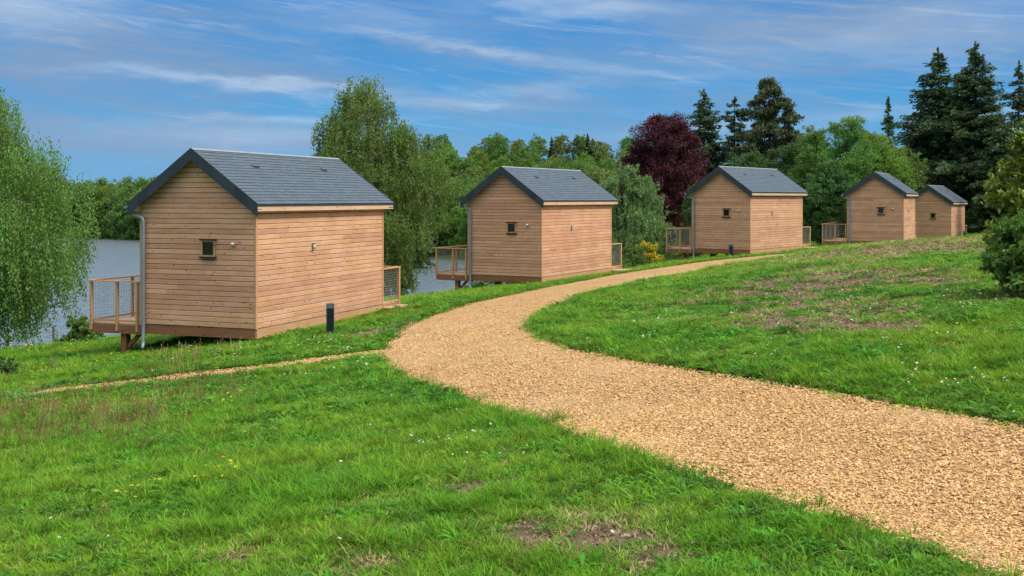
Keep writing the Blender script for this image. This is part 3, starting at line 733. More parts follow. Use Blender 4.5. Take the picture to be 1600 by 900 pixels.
# ------------------------------------------------------------------ bollards, fence stakes
def bollard():
    root = empty('bollard_light', (0,0,0)); w = .085
    b_ = MB(); b_.box(-w,-w,-.1,w,w,.12); b_.box(-w,-w,.12,-w+.022,w,.60); b_.box(w-.022,-w,.12,w,w,.60); b_.box(-w+.022,w-.02,.12,w-.022,w,.60); b_.build('housing', M['dark_metal'], root)
    h = MB(); h.hexa([(-w-.004,-w-.006,.601),(w+.004,-w-.006,.601),(w+.004,w+.004,.601),(-w-.004,w+.004,.601),(-w,-w,.705),(w,-w,.705),(w,w,.705),(-w,w,.705)]); h.build('cap', M['bolcap'], root)
    d = MB(); d.box(-w+.024,-w+.03,.122,w-.024,-w+.045,.598); df = d.build('diffuser', M['bolglass'], root)
    l = MB()
    for k in range(9): z = .15+k*.048; l.box(-w+.0235,-w+.004,z,w-.0235,-w+.028,z+.008)
    l.build('louvre', M['dark_metal'], root)
    return root
M['bolcap'] = simple('grey_blue_metal', (.10,.14,.165), .4, .3, .5, .08)
M['bolglass'] = simple('dark_diffuser', (.03,.035,.036), .3, 0, .5, .1)
bl = bollard()
for i, (px, py, h, rz_, lab) in enumerate([(516,523,3.0,.15,'dark metal bollard light in front of the long wall of the nearest cabin'),(1142,403.5,2.75,0,'dark metal bollard light before the gable of the middle cabin'),(1507,375.5,2.87,-.3,'dark bollard light at the right corner of the last cabin')]):
    o = bl if i == 0 else copy_tree(bl); q = P(px,py,h); o.location = (q[0],q[1],gz(q[0],q[1])-.01); o.rotation_euler.z = rz_
    tag(o, lab, 'bollard light', 'bollard lights along the cabins')
def stake(px, Y, hgt, lab, lean=0.):
    x = (px-800)/F*Y; z = gz(x,Y); b_ = MB(); b_.tube([(0,0,-.3),(lean*.5,0,hgt*.5),(lean,0.02,hgt-.03),(lean,.02,hgt)],[.055,.05,.047,.03],8)
    o = b_.build('fence_stake', M['post'], None, True); o.location = (x,Y,z); tag(o, lab, 'fence stake', 'wooden stakes at the edge of the meadow')
stake(11,37,.95,'weathered wooden stake under the left weeping birch, nearest the picture edge',.03)
stake(85,38,.85,'weathered wooden stake on the lake shore between left birch and deck',-.04)
stake(661,47,.8,'thin wooden stake beside the shrubs between the first two cabins',.02)
stake(1515,96,1.15,'leaning stake on the grass behind the last bollard',-.1)
stake(1553,93,1.35,'upright stake at the dark fir edge left of the tall shrub',.02)

# ------------------------------------------------------------------ foliage builders
def unit(v): return v/np.linalg.norm(v,axis=-1,keepdims=True)
def leaves(C, size, g, aspect=1.7, dirs=None, spread=1.0):
    """rhombic leaves at C; dirs = preferred long axis"""
    n_ = len(C); d = unit(g.normal(size=(n_,3)))
    if dirs is not None: d = unit(dirs + d*spread)
    w = unit(np.cross(d, unit(g.normal(size=(n_,3))))); s = (size*g.uniform(.6,1.35,n_))[:,None]
    a = C - d*s*aspect*.5; b = C + w*s*.5 - d*s*.08; c = C + d*s*aspect*.5; e = C - w*s*.5 - d*s*.08
    V = np.stack([a,b,c,e],1).reshape(-1,3); return V, np.arange(n_*4).reshape(n_,4)
def limb(mb, a, b, r0, r1, g, sag=0., n_=5, wob=.06, sides=6):
    a = np.array(a,float); b = np.array(b,float); L = np.linalg.norm(b-a); pts = []; rs = []
    for i in range(n_+1):
        t = i/n_; p = a*(1-t)+b*t; p = p + np.array([0,0,1])*math.sin(math.pi*t)*sag*L
        if 0 < i < n_: p = p + g.normal(size=3)*wob*L*.4
        pts.append(tuple(p)); rs.append(r0*(1-t)+r1*t)
    mb.tube(pts, rs, sides, False); return pts
def env_r(prof, t): return np.interp(t, [p[0] for p in prof], [p[1] for p in prof])

def clump_tree(name, h, prof, seed, lmat, bmat, nclump, nleaf, lsize, weep=0., trunk_r=.2, stems=1, clump_r=.16, zlo=.15, shell=.55, aspect=1.6, lean=(0,0), strand=1.6, up=0.0, sides=6, limb_n=40, wobble=.18, flat=.8, sub=False):
    """prof: (height fraction, crown radius in m). returns an Empty with children trunk and crown at the origin"""
    g = np.random.default_rng(seed); root = empty(name, (0,0,0)); tr = MB()
    tops = []
    for s in range(stems):
        a0 = g.uniform(0,6.28); rr = .0 if stems == 1 else .25; sp = 0 if stems == 1 else env_r(prof,.8)*.45
        base = np.array([math.cos(a0)*rr*.5,math.sin(a0)*rr*.5,-.3]); top = np.array([lean[0]+math.cos(a0)*sp,lean[1]+math.sin(a0)*sp,h*g.uniform(.84,.93) if s else h*.93])
        mid = base*.55+top*.45+g.normal(size=3)*[.15,.15,0]; pts = []; rs = []
        for i in range(9):
            t = i/8; p = base*(1-t)**2+2*mid*t*(1-t)+top*t*t; p = p+np.array([math.sin(t*7+s),math.cos(t*6+s),0])*.05*h*.05; pts.append(p); rs.append(trunk_r*(1-t)**.8*(1 if s == 0 else .75)+.012)
        tr.tube([tuple(p) for p in pts], rs, 8, False); tops.append(np.array(pts))
    # lobes by angle so that the outline is uneven
    ph = g.uniform(0,6.28,6); am = g.uniform(.3,1,6)
    def lobe(a, t): return 1 + wobble*(am[0]*np.sin(2*a+ph[0]+3*t)+am[1]*np.sin(3*a+ph[1]-7*t)+am[2]*np.sin(5*a+ph[2]+11*t))
    Cc = []; 
    while len(Cc) < nclump:
        t = g.uniform(zlo,1); r = env_r(prof,t)
        if g.random() > (r/max(p[1] for p in prof))**1.2+.08: continue
        a = g.uniform(0,6.28); k = (g.random()**shell)
        R_ = r*lobe(a,t)*k; Cc.append((lean[0]*t+R_*math.cos(a),lean[1]*t+R_*math.sin(a),h*t,r))
    Cc = np.array(Cc)
    for i in range(min(limb_n,nclump)):
        c = Cc[i,:3]; st = tops[i % stems]; zc = max(c[2]-max(.4,.35*math.hypot(c[0]-0,c[1])*(1.2 if weep < .3 else .4)), h*.08)
        k = int(np.clip(np.argmin(abs(st[:,2]-zc)),1,7)); a = st[k]; L = np.linalg.norm(c-a)
        limb(tr, a, c, trunk_r*.34*(1-k/9)+.012, .008, g, .10 if weep > .3 else .05, 5, .07, 5)
    tr.build('trunk', bmat, root, True)
    per = g.multinomial(nleaf, np.ones(nclump)/nclump*1.0); PV = []; D = []
    for i in range(nclump):
        k = per[i]; cr = clump_r*max(p[1] for p in prof)*g.uniform(.6,1.35)
        if weep > 0:
            ns = max(3,int(k/34)); tip = unit(g.normal(size=(ns,3)))*cr*(g.random((ns,1))**.4)*np.array([1,1,.7])
            sl_ = strand*g.uniform(.35,1.15,ns)*weep; sid = g.integers(0,ns,k); tt = g.random(k)**.8
            off = unit(np.array([[Cc[i,0],Cc[i,1],0.001]]))[0]; st0 = Cc[i,:3]+tip
            sway = g.normal(size=(ns,3))*.09+off*.12
            q = st0[sid] + np.c_[sway[sid,0]*tt*sl_[sid],sway[sid,1]*tt*sl_[sid],-tt*sl_[sid]] + g.normal(size=(k,3))*.035*(1+cr)
            PV.append(q); D.append(np.tile([0,0,-1.2],(k,1)))
        else:
            ns = max(4,int(k/22)); sub_c = unit(g.normal(size=(ns,3)))*cr*(g.random((ns,1))**.45)*np.array([1,1,flat])
            sid = g.integers(0,ns,k); q = Cc[i,:3]+sub_c[sid]+g.normal(size=(k,3))*cr*.17
            PV.append(q); D.append(np.tile([0,0,.25-up],(k,1))+unit(q-Cc[i,:3])*.6)
    q = np.vstack(PV); D = np.vstack(D); q[:,2] = np.maximum(q[:,2], .05)
    Vv, Qq = leaves(q, lsize, g, aspect, D, .9); link('crown', npmesh(name+'_crown', Vv, Qq, lmat), root)
    return root

def conifer(name, h, rbase, seed, lmat, bmat, step=.42, z0=.06, power=.85, droop=.25, dens=1.0, nsize=.16, gap=.0, top=.0, per=6, irregular=.25, tuft=False):
    g = np.random.default_rng(seed); root = empty(name,(0,0,0)); tr = MB(); tr.tube([(0,0,-.4),(.02,0,h*.3),(-.03,.02,h*.6),(0,0,h*.98)],[h*.017+.03,h*.013,h*.008,.012],8,False)
    C = []; D = []; S = []; z = h*z0
    while z < h*.985:
        t = z/h; R_ = rbase*(1-t)**power*(1+irregular*.6*math.sin(z*1.7+seed)+g.normal()*irregular*.3) + .10
        nb = max(3,int(per*(.6+.6*(1-t)))); a0 = g.uniform(0,6.28)
        for b in range(nb):
            if g.random() < gap: continue
            a = a0+6.283*b/nb+g.normal()*.22; L = R_*g.uniform(.52,1.14); zz = z+g.uniform(-.5,.5)*step*1.3
            rise = (.75*top if t > .75 else .0); n_ = max(3,int(L/.11)); tt = (np.arange(n_)+.5)/n_
            dr = droop*(1.2-.6*t)*(.3+1.3*g.random()); px_ = tt*L
            pz = zz + px_*(.15+rise-.0) - dr*L*tt**1.6 + .18*dr*L*np.maximum(tt-.7,0)*2
            dirx, diry = math.cos(a), math.sin(a)
            if L > .5: tr.tube([(0,0,zz),(dirx*L*.5,diry*L*.5,float(np.interp(.5,tt,pz))),(dirx*L*.92,diry*L*.92,float(pz[-1]))],[.010+.012*L,.008,.004],4,False)
            wid = .27*L*np.sin(np.clip(tt*1.15+.12,0,1)*math.pi*.93)+.06
            for i in range(n_):
                if tt[i] < .12 and L > 1: continue
                m_ = max(2,int(dens*(3+wid[i]*15)))
                if tuft: m_ = max(2,int(m_*(1.6 if tt[i] > .55 else .35)))
                s = g.uniform(-1,1,m_)*wid[i]; f = px_[i]-abs(s)*.35*0+g.normal(size=m_)*.06 + abs(s)*.45
                f = np.minimum(f, L*1.04)
                x = dirx*f - diry*s; y = diry*f+dirx*s; zq = pz[i]-abs(s)*.22-g.random(m_)**1.3*.22*(1+L*.30)+g.normal(size=m_)*.04
                C.append(np.c_[x,y,zq]); dd_ = np.c_[dirx*.8-diry*np.sign(s)*.7, diry*.8+dirx*np.sign(s)*.7, np.full(m_,-.25)]; D.append(dd_)
        z += step*g.uniform(.75,1.25)*(1-.35*t)
    tr.build('trunk', bmat, root, True); C = np.vstack(C); D = np.vstack(D)
    C = np.vstack([C, np.c_[g.normal(size=(30,2))*.05, h*.93+g.random(30)*h*.075]]); D = np.vstack([D, np.tile([0,0,1.5],(30,1))])
    Vv, Qq = leaves(C, nsize, g, 2.6, D, .45); link('crown', npmesh(name+'_crown', Vv, Qq, lmat), root); return root

M['l_birch'] = leaf_mat('leaf_birch', (.165,.275,.058), .5, .03, .4, .9)
M['l_willow'] = leaf_mat('leaf_pale', (.19,.30,.10), .45, .02, .35, .8)
M['l_beech'] = leaf_mat('leaf_purple', (.095,.022,.030), .8, .02, .22, 1.2)
M['l_fir'] = leaf_mat('needle_fir', (.066,.115,.042), .7, .03, .08, .8)
M['l_fir2'] = leaf_mat('needle_blue_fir', (.078,.120,.055), .7, .03, .08, .8)
M['l_pine'] = leaf_mat('needle_pine', (.105,.120,.050), .6, .04, .1, .7)
M['l_fresh'] = leaf_mat('leaf_fresh', (.19,.31,.045), .5, .03, .4, .5)
M['l_mid'] = leaf_mat('leaf_mid', (.135,.245,.048), .5, .03, .35, .5)
M['l_deep'] = leaf_mat('leaf_deep', (.080,.16,.040), .5, .03, .3, .5)
M['l_olive'] = leaf_mat('leaf_olive', (.20,.26,.065), .5, .03, .3, .5)
M['l_laurel'] = leaf_mat('leaf_laurel', (.12,.22,.038), .7, .03, .15, 2.5, .35)
M['l_photinia'] = leaf_mat('leaf_yellow_tips', (.17,.25,.035), .7, .03, .25, 2.0, .42, (.52,.50,.08,1))
M['l_gorse'] = leaf_mat('leaf_gorse', (.45,.36,.02), .5, .03, .2, 3)

def place(o, px, Y, lab, cat='tree', rz_=0, s=1., group=None, dz=0.):
    x = (px-800)/F*Y; o.location = (x,Y,gz(x,Y)-.05+dz); o.rotation_euler.z = rz_; o.scale = (s,s,s); tag(o, lab, cat, group); return o

# weeping birches
b1 = clump_tree('weeping_birch', 10.2, [(0,.6),(.12,1.8),(.25,3.0),(.45,3.7),(.62,3.3),(.78,2.3),(.9,1.5),(1,.5)], 21, M['l_birch'], M['birch_bark'], 260, 150000, .052, 1.0, .2, 2, .20, .2, .42, 2.0, (0,0), 1.9, wobble=.16, limb_n=70)
place(b1, -46, 36, 'weeping birch with hanging leafy strands at the left edge over the lake', s=.93)
b2 = clump_tree('weeping_birch', 10.9, [(0,.5),(.15,1.3),(.35,2.6),(.5,3.0),(.62,2.75),(.75,2.3),(.88,1.6),(.95,1.0),(1,.3)], 27, M['l_birch'], M['birch_bark'], 210, 140000, .054, .85, .2, 3, .22, .18, .42, 2.0, (-.2,0), 1.7, wobble=.26, limb_n=90)
place(b2, 578, 46, 'tall weeping birch behind the nearest cabin, between it and the second cabin', rz_=.6, s=.92)
w3 = clump_tree('willow', 6.9, [(0,1.6),(.2,2.6),(.5,2.65),(.75,2.1),(.92,1.3),(1,.5)], 23, M['l_willow'], M['bark'], 150, 60000, .07, .55, .16, 3, .26, .06, .45, 1.9, strand=1.0, wobble=.15)
place(w3, 978, 72, 'pale green bushy willow right behind the second cabin', dz=.3)
bt = clump_tree('copper_beech', 11.6, [(0,1.8),(.12,3.4),(.35,3.8),(.6,3.6),(.8,2.9),(.93,1.9),(1,.8)], 24, M['l_beech'], M['bark'], 330, 150000, .088, 0, .3, 1, .22, .05, .40, 1.5, wobble=.08, limb_n=90, flat=.6)
place(bt, 1040, 92, 'dark purple leaved beech between the second and middle cabins', dz=.0)
# conifers
for a in [(1100,104,14.3,4.2,31,'l_fir',.36,.62,'dark green fir just right of the purple beech',dict(droop=.22)),
          (1148,102,13.2,3.5,32,'l_fir2',.42,.6,'thin open fir between the dark fir and the bronze pine',dict(gap=.3,irregular=.4)),
          (1388,112,13.4,2.5,34,'l_fir2',.38,.95,'slim pointed spruce standing alone against the sky above the fourth cabin',dict(gap=.12,irregular=.15,droop=.2)),
          (1466,97,16.3,6.6,35,'l_fir',.36,.78,'tall dark fir, left one of the big pair behind the last cabins',dict(per=7,irregular=.26,droop=.2,gap=.12)),
          (1524,94,16.5,6.7,36,'l_fir',.36,.76,'tallest dark fir with a broad crown, right one of the big pair',dict(per=7,irregular=.26,droop=.2,gap=.10)),
          (1592,100,15.4,4.9,37,'l_fir2',.42,.85,'tall fir at the right picture edge behind the yellow-green shrub',dict(gap=.15,irregular=.35)),
          (1427,101,9.6,3.2,38,'l_fir',.34,.6,'low dark fir left of the tall pair, behind the fourth cabin',{}),
          (1563,88,9.0,3.0,39,'l_fir',.34,.5,'low wide fir right behind the end of the cabin row',{}),
          (1640,80,10.5,3.2,40,'l_fir',.38,.6,'low dark fir beyond the right edge of the shrub',{})]:
    px, Y, h, rb, sd_, mt, st, pw, lab, kw = a
    kw = dict(dict(per=6,droop=.3), **kw)
    place(conifer('fir_tree', h, rb, sd_, M[mt], M['bark'], st, .03, pw, dens=1.0, nsize=.125, **kw), px, Y, lab, rz_=sd_)
pine = clump_tree('pine_tree', 14.4, [(0,.6),(.2,2.3),(.35,2.8),(.55,2.9),(.75,2.3),(.9,1.4),(1,.5)], 41, M['l_pine'], M['pine_bark'], 230, 110000, .085, 0, .24, 1, .20, .15, .5, 2.8, flat=.5, wobble=.16, limb_n=120, up=-.3)
place(pine, 1203, 101, 'bronze green pine above the roof of the middle cabin')
tall = conifer('fir_tree', 12.0, 2.0, 45, M['l_fir2'], M['bark'], .45, .05, .8, .3, .9, .15, gap=.1); place(tall, 656, 118, 'dark spruce tip poking out beside the tall weeping birch', dz=1.0)

# broadleaved trees behind cabins three to five
def broad(seed, h, w, mt, nl=52000, ls=.085, ncl=190, weep=0.):
    return clump_tree('broadleaf_tree', h, [(0,w*.6),(.15,w*.95),(.4,w),(.65,w*.92),(.85,w*.66),(1,w*.25)], seed, M[mt], M['bark'], ncl, nl, ls, weep, .17, 1, .24, .05, .45, 1.5, strand=1.0, wobble=.2, limb_n=50)
for a in [(1322,80,9.0,2.5,51,'l_mid','rounded mid green tree behind and left of the fourth cabin'),(1366,84,8.0,2.5,52,'l_fresh','fresh green tree right behind the roof of the fourth cabin'),
          (1276,84,8.6,2.1,53,'l_mid','upright green tree seen right of the middle cabin'),(1240,90,8.0,2.2,54,'l_deep','dark green tree over the far end of the middle cabin roof'),
          (1345,96,8.9,2.2,55,'l_olive','olive green tree further back between spruce and rounded tree'),(1170,92,7.6,2.8,56,'l_deep','low dark tree under the pine behind the middle cabin'),
          (1295,72,5.4,1.9,57,'l_deep','low shrubby tree beside the deck of the fourth cabin'),(1268,92,9.4,1.6,58,'l_olive','thin airy tree with a pale top right of the pine'),
          (1110,84,5.5,2.4,59,'l_deep','low dark tree at the lake end of the middle cabin'),(1408,88,7.0,2.4,60,'l_mid','leafy tree filling the gap behind the fourth cabin roof'),
          (1480,104,7.4,3.6,61,'l_deep','dark undergrowth tree below the tall pair of firs'),(1535,100,5.6,3.4,62,'l_deep','low dark tree at the meadow edge under the tallest fir'),(1600,98,6.4,3.5,63,'l_deep','low dark tree behind the tall shrub on the right')]:
    place(broad(a[4],a[2],a[3],a[5]), a[0], a[1], a[6], rz_=a[4])

# shrubs
def bush(name, h, w, seed, mt, nl, ls, ncl=50, bt_='bark', weep=0., aspect=2.0, prof=None):
    return clump_tree(name, h, prof or [(0,w*.8),(.3,w),(.6,w*.9),(.85,w*.6),(1,w*.25)], seed, M[mt], M[bt_], ncl, nl, ls, weep, .04, 3, .24, .08, .55, aspect, strand=.4, wobble=.16, limb_n=50, up=-.3)
place(bush('laurel_bush', 1.38, .66, 71, 'l_laurel', 11000, .052, 90, aspect=2.2), 1622, 15.6, 'dark green glossy laurel bush at the right edge on the mound', 'bush')
place(bush('yellow_green_shrub', 2.9, .88, 72, 'l_photinia', 24000, .044, 150, aspect=2.8, prof=[(0,.4),(.2,.68),(.5,.78),(.75,.62),(.9,.38),(1,.14)]), 1622, 16.6, 'tall shrub with yellow-green leaf tips rising behind the laurel bush at right', 'shrub', rz_=1.2, s=.88)
place(bush('gorse_bush', 1.35, .85, 73, 'l_gorse', 5000, .05, 40), 1013, 62, 'yellow flowering bush between the second and middle cabins', 'bush', dz=.1)
SHR = [(655,50,1.0,.7,'l_mid','leafy shrub on the shore right of the nearest cabin'),(682,49,.8,.6,'l_fresh','small fresh green shrub by the deck stilt of the second cabin'),(757,52,1.6,1.3,'l_deep','dark shrub under the gallery of the second cabin'),
       (986,60,1.5,1.2,'l_mid','green shrub left of the yellow bush'),(128,34,.8,.7,'l_mid','low shrub on the shore below the deck of the nearest cabin'),(1044,66,1.6,1.4,'l_deep','dark shrub below the purple beech by the middle deck'),(2,22.5,.45,.35,'l_deep','small dark herb clump at the left picture edge in the meadow'),
       (800,60,1.8,1.6,'l_mid','green shrub hidden low behind the second cabin')]
for i, (px, Y, h, w, mt, lab) in enumerate(SHR): place(bush('shrub', h, w, 80+i, mt, 4500 if Y > 30 else 1500, .055 if Y > 30 else .03, 36), px, Y, lab, 'shrub', rz_=i)

# distant woods: single trees on the far shore and the hill
far = []
for k, (mt, h, w, ls) in enumerate([('l_fresh',10,3.8,.21),('l_mid',11,4.0,.21),('l_deep',10.5,3.7,.21),('l_olive',9.5,3.7,.21),('l_mid',8.5,4.1,.21)]):
    far.append((clump_tree('broadleaf_tree', h, [(0,w*.75),(.12,w*1.0),(.4,w),(.7,w*.88),(.88,w*.62),(1,w*.25)], 101+k, M[mt], M['bark'], 110, 15000, ls, 0, .2, 1, .30, .03, .4, 1.4, wobble=.14, limb_n=16),
                ['fresh green rounded tree in the woods across the lake','mid green tree in the woods across the lake','deep green tree in the woods across the lake','olive green tree in the woods across the lake','low wide green tree in the woods across the lake'][k]))
fc_ = conifer('fir_tree', 11, 2.6, 110, M['l_fir'], M['bark'], .7, .05, .8, .3, .7, .3)
used = {}
def far_tree(k, x, y, s, rot, lab=None, dz=0):
    src, lb = far[k] if k < 5 else (fc_, 'small dark conifer among the woods across the lake')
    if k not in used: o = src; used[k] = 1
    else: o = copy_tree(src)
    o.location = (x,y,gz(x,y)-.2+dz); o.rotation_euler.z = rot; o.scale = (s*random.uniform(.9,1.15),s*random.uniform(.9,1.15),s)
    tag(o, lab or lb, 'tree', 'woods across the lake'); return o
spots = []
def dry(x, Y, m_=1.5):
    a = np.array([x]); b = np.array([Y]); return not inside(a,b,NS)[0] and seg_dist(a,b,NS)[0] >= m_
def trymk(px0, px1, y0, y1, n_, mind, sc0, sc1, kinds):
    t = 0; c = 0
    while c < n_ and t < n_*60:
        t += 1; Y = random.uniform(y0,y1); x = (random.uniform(px0,px1)-800)/F*Y
        if not dry(x,Y): continue
        if any((x-a)**2+(Y-b)**2 < mind**2 for a, b in spots): continue
        spots.append((x,Y)); far_tree(random.choice(kinds), x, Y, random.uniform(sc0,sc1), random.uniform(0,6.28)); c += 1
random.seed(5)
for px in list(range(-30,330,16)) + list(range(336,990,22)):                  # first row, right on the far bank
    Y = 240.
    while Y > 90 and dry((px-800)/F*Y, Y, 2.2): Y -= 1.5
    Y += random.uniform(1,3); x = (px-800)/F*Y; spots.append((x,Y)); far_tree(random.choice([0,1,2,4,1]), x, Y, random.uniform(.78,.95) if px < 330 else random.uniform(.6,.8), px)
for px in range(-30,330,20):
    Y = 232+random.uniform(-3,4); x = (px-800)/F*Y; spots.append((x,Y)); far_tree(random.choice([0,1,2]), x, Y, random.uniform(.88,1.0)*(1.4 if px < 90 else 1.0), px)
trymk(540,985,140,185,34,5.0,.62,.85,[1,2,2,4,1])
trymk(330,990,185,225,50,5.4,.62,.8,[0,1,2,3,4,1])
trymk(330,1010,225,275,54,6.0,.6,.85,[0,0,1,3,4,2,3])
trymk(360,1060,275,330,54,6.6,.62,.9,[0,1,3,4,0,3,2])
for px, Y, s in ((918,300,.9),(926,305,.75),(640,215,.6),(862,320,.7),(733,240,.6),(700,260,.55)): x = (px-800)/F*Y; far_tree(5,x,Y,s,px)
# trees close to the water behind the second cabin
for i, (px, Y, h, w, mt, lab) in enumerate([(735,152,8.6,4.6,'l_mid','broad green tree at the waterside left of the second cabin roof'),(778,150,9.6,4.2,'l_deep','deep green tree behind the left eave of the second cabin'),(696,156,8.0,4.0,'l_deep','darker round tree by the water between birch and second cabin'),
        (905,150,9.6,4.2,'l_mid','green tree behind the far end of the second cabin roof'),(940,122,8.2,2.8,'l_olive','olive tree left of the purple beech'),(1003,84,6.8,2.0,'l_willow','pale grey-green tree touching the purple beech'),(850,152,9.4,4.4,'l_mid','broad green tree hidden low behind the second cabin ridge')]):
    place(broad(120+i,h,w,mt,50000,.105,170), px, Y, lab, rz_=i, dz=.1)

# ------------------------------------------------------------------ ground cover (counted by nobody)
def scatter(name, pts, rot, scl, idx, protos):
    """one object; geometry nodes put the little plants on its points"""
    cl = bpy.data.collections.new(name+'_kinds')
    for o in protos: cl.objects.link(o)
    me = bpy.data.meshes.new(name); me.vertices.add(len(pts)); me.vertices.foreach_set('co', pts.astype(np.float32).ravel())
    for nm, ty, arr, key in (('rot','FLOAT_VECTOR',rot,'vector'),('scl','FLOAT_VECTOR',scl,'vector'),('kid','INT',idx,'value')):
        a = me.attributes.new(nm,ty,'POINT'); a.data.foreach_set(key, arr.astype(np.int32 if ty == 'INT' else np.float32).ravel())
    o = link(name, me); md = o.modifiers.new('scatter','NODES'); ng = bpy.data.node_groups.new(name,'GeometryNodeTree'); md.node_group = ng
    ng.interface.new_socket('Geometry', in_out='INPUT', socket_type='NodeSocketGeometry'); ng.interface.new_socket('Geometry', in_out='OUTPUT', socket_type='NodeSocketGeometry')
    N = ng.nodes; Lk = ng.links; gi = N.new('NodeGroupInput'); go = N.new('NodeGroupOutput'); ip = N.new('GeometryNodeInstanceOnPoints'); ci = N.new('GeometryNodeCollectionInfo')
    ci.inputs[0].default_value = cl; ci.inputs['Separate Children'].default_value = True; ci.inputs['Reset Children'].default_value = True
    def na(nm, ty): q = N.new('GeometryNodeInputNamedAttribute'); q.data_type = ty; q.inputs[0].default_value = nm; return q.outputs[0]
    e = N.new('FunctionNodeEulerToRotation'); Lk.new(na('rot','FLOAT_VECTOR'), e.inputs[0])
    Lk.new(gi.outputs[0], ip.inputs['Points']); Lk.new(ci.outputs[0], ip.inputs['Instance']); ip.inputs['Pick Instance'].default_value = True
    Lk.new(na('kid','INT'), ip.inputs['Instance Index']); Lk.new(e.outputs[0], ip.inputs['Rotation']); Lk.new(na('scl','FLOAT_VECTOR'), ip.inputs['Scale'])
    Lk.new(ip.outputs[0], go.inputs[0]); tag(o, None, None, kind='stuff'); return o
def proto_obj(name, V, Q, mat):
    return bpy.data.objects.new(name, npmesh(name, V, Q, mat))
def blade(V, Q, x, y, a, h, w, bend, g, seg=3, z0=0):
    b = len(V); da = np.array([math.cos(a),math.sin(a)]); pr = np.array([-da[1],da[0]]); tw = g.uniform(-.5,.5)
    for i in range(seg+1):
        t = i/seg; c = np.array([x,y])+da*bend*h*t**1.8; z = z0+h*(t-.22*bend*t*t); ww = w*(1-t**1.6)*.5+.0004
        pp = pr*math.cos(tw*t)+da*math.sin(tw*t)
        V.append((*(c-pp*ww),z)); V.append((*(c+pp*ww),z))
    for i in range(seg): Q.append((b+2*i,b+2*i+1,b+2*i+3,b+2*i+2))
def tuft(name, seed, nb, h, w, rad, bend, mat):
    g = np.random.default_rng(seed); V = []; Q = []
    for _ in range(nb):
        r = rad*g.random()**.6; t = g.uniform(0,6.28); blade(V,Q,r*math.cos(t),r*math.sin(t),t+g.normal()*.8,h*g.uniform(.5,1.2),w*g.uniform(.7,1.3),bend*g.uniform(.3,1.5),g)
    return proto_obj(name, np.array(V), np.array(Q), mat)
def grass_mat(name, c1, c2, c3, dry=.12, trans=.35):
    m = NM(name); p = m.pos(); oi = m.n('ShaderNodeObjectInfo'); g = m.n('ShaderNodeNewGeometry'); isl = g.outputs['Random Per Island']
    n1 = m.noise(p,.45,4,.6); n2 = m.noise(p,2.2,3,.6)
    c = m.mix(m.ramp(n1,.35,.65),c1,c2); c = m.mix(m.ramp(n2,.5,.72,0,.6),c,c3)
    c = m.mix(m.ramp(isl,1-dry,1),c,(.34,.28,.10,1))
    v = m.math('MULTIPLY',m.math('MULTIPLY_ADD',oi.outputs['Random'],.9,.50),m.math('MULTIPLY_ADD',isl,.5,.75)); v = m.math('MULTIPLY',v,m.ramp(m.noise(p,6,3,.6),.3,.7,.78,1.18))
    c = m.hsv(c,m.math('MULTIPLY_ADD',oi.outputs['Random'],.02,.49),1.,v); m.fin(c,.7,0,.15)
    tr = m.n('ShaderNodeBsdfTranslucent'); m.set(tr.inputs[0],c); mx = m.n('ShaderNodeMixShader'); mx.inputs[0].default_value = trans
    m.t.links.new(m.b.outputs[0],mx.inputs[1]); m.t.links.new(tr.outputs[0],mx.inputs[2]); m.t.links.new(mx.outputs[0],m.out.inputs[0]); return m.m
GM = grass_mat('grass_blades',(.108,.300,.012,1),(.190,.35,.018,1),(.074,.240,.014,1),.10)
GW = grass_mat('weed_leaves',(.070,.225,.016,1),(.10,.26,.025,1),(.11,.24,.06,1),.03)
GD = grass_mat('dry_grass',(.36,.29,.13,1),(.44,.35,.18,1),(.27,.24,.08,1),.3,.2)
GR = grass_mat('red_seed_grass',(.24,.12,.06,1),(.27,.17,.07,1),(.16,.14,.04,1),.1,.2)
gp = [tuft('tuft_a',1,16,.075,.0052,.05,.5,GM),tuft('tuft_b',2,14,.11,.0055,.05,.7,GM),tuft('tuft_c',3,18,.055,.006,.06,.9,GM),tuft('tuft_d',4,12,.15,.006,.045,.8,GM),tuft('tuft_e',5,14,.08,.005,.05,.7,GM)]
gp.append(tuft('tuft_f_dry',6,12,.07,.0045,.05,.8,GD))
def rosette(name, seed, n_, L, w, rise, mat):
    g = np.random.default_rng(seed); V = []; Q = []
    for k in range(n_):
        a = 6.283*k/n_+g.normal()*.3; l = L*g.uniform(.6,1.2); b = len(V); prof = [(0,.15),(.25,.55),(.55,1),(.8,.8),(1,.08)]; up = rise*g.uniform(.5,1.5); tw = g.normal()*.3
        for t, ww in prof:
            c = np.array([math.cos(a),math.sin(a)])*l*t; z = l*(up*t-.55*up*t*t*1.1)+.006; pr = np.array([-math.sin(a),math.cos(a)])*w*ww*.5
            V.append((c[0]-pr[0],c[1]-pr[1],z-tw*w*ww*.5)); V.append((c[0]+pr[0],c[1]+pr[1],z+tw*w*ww*.5))
        for i in range(4): Q.append((b+2*i,b+2*i+1,b+2*i+3,b+2*i+2))
    return proto_obj(name, np.array(V), np.array(Q), mat)
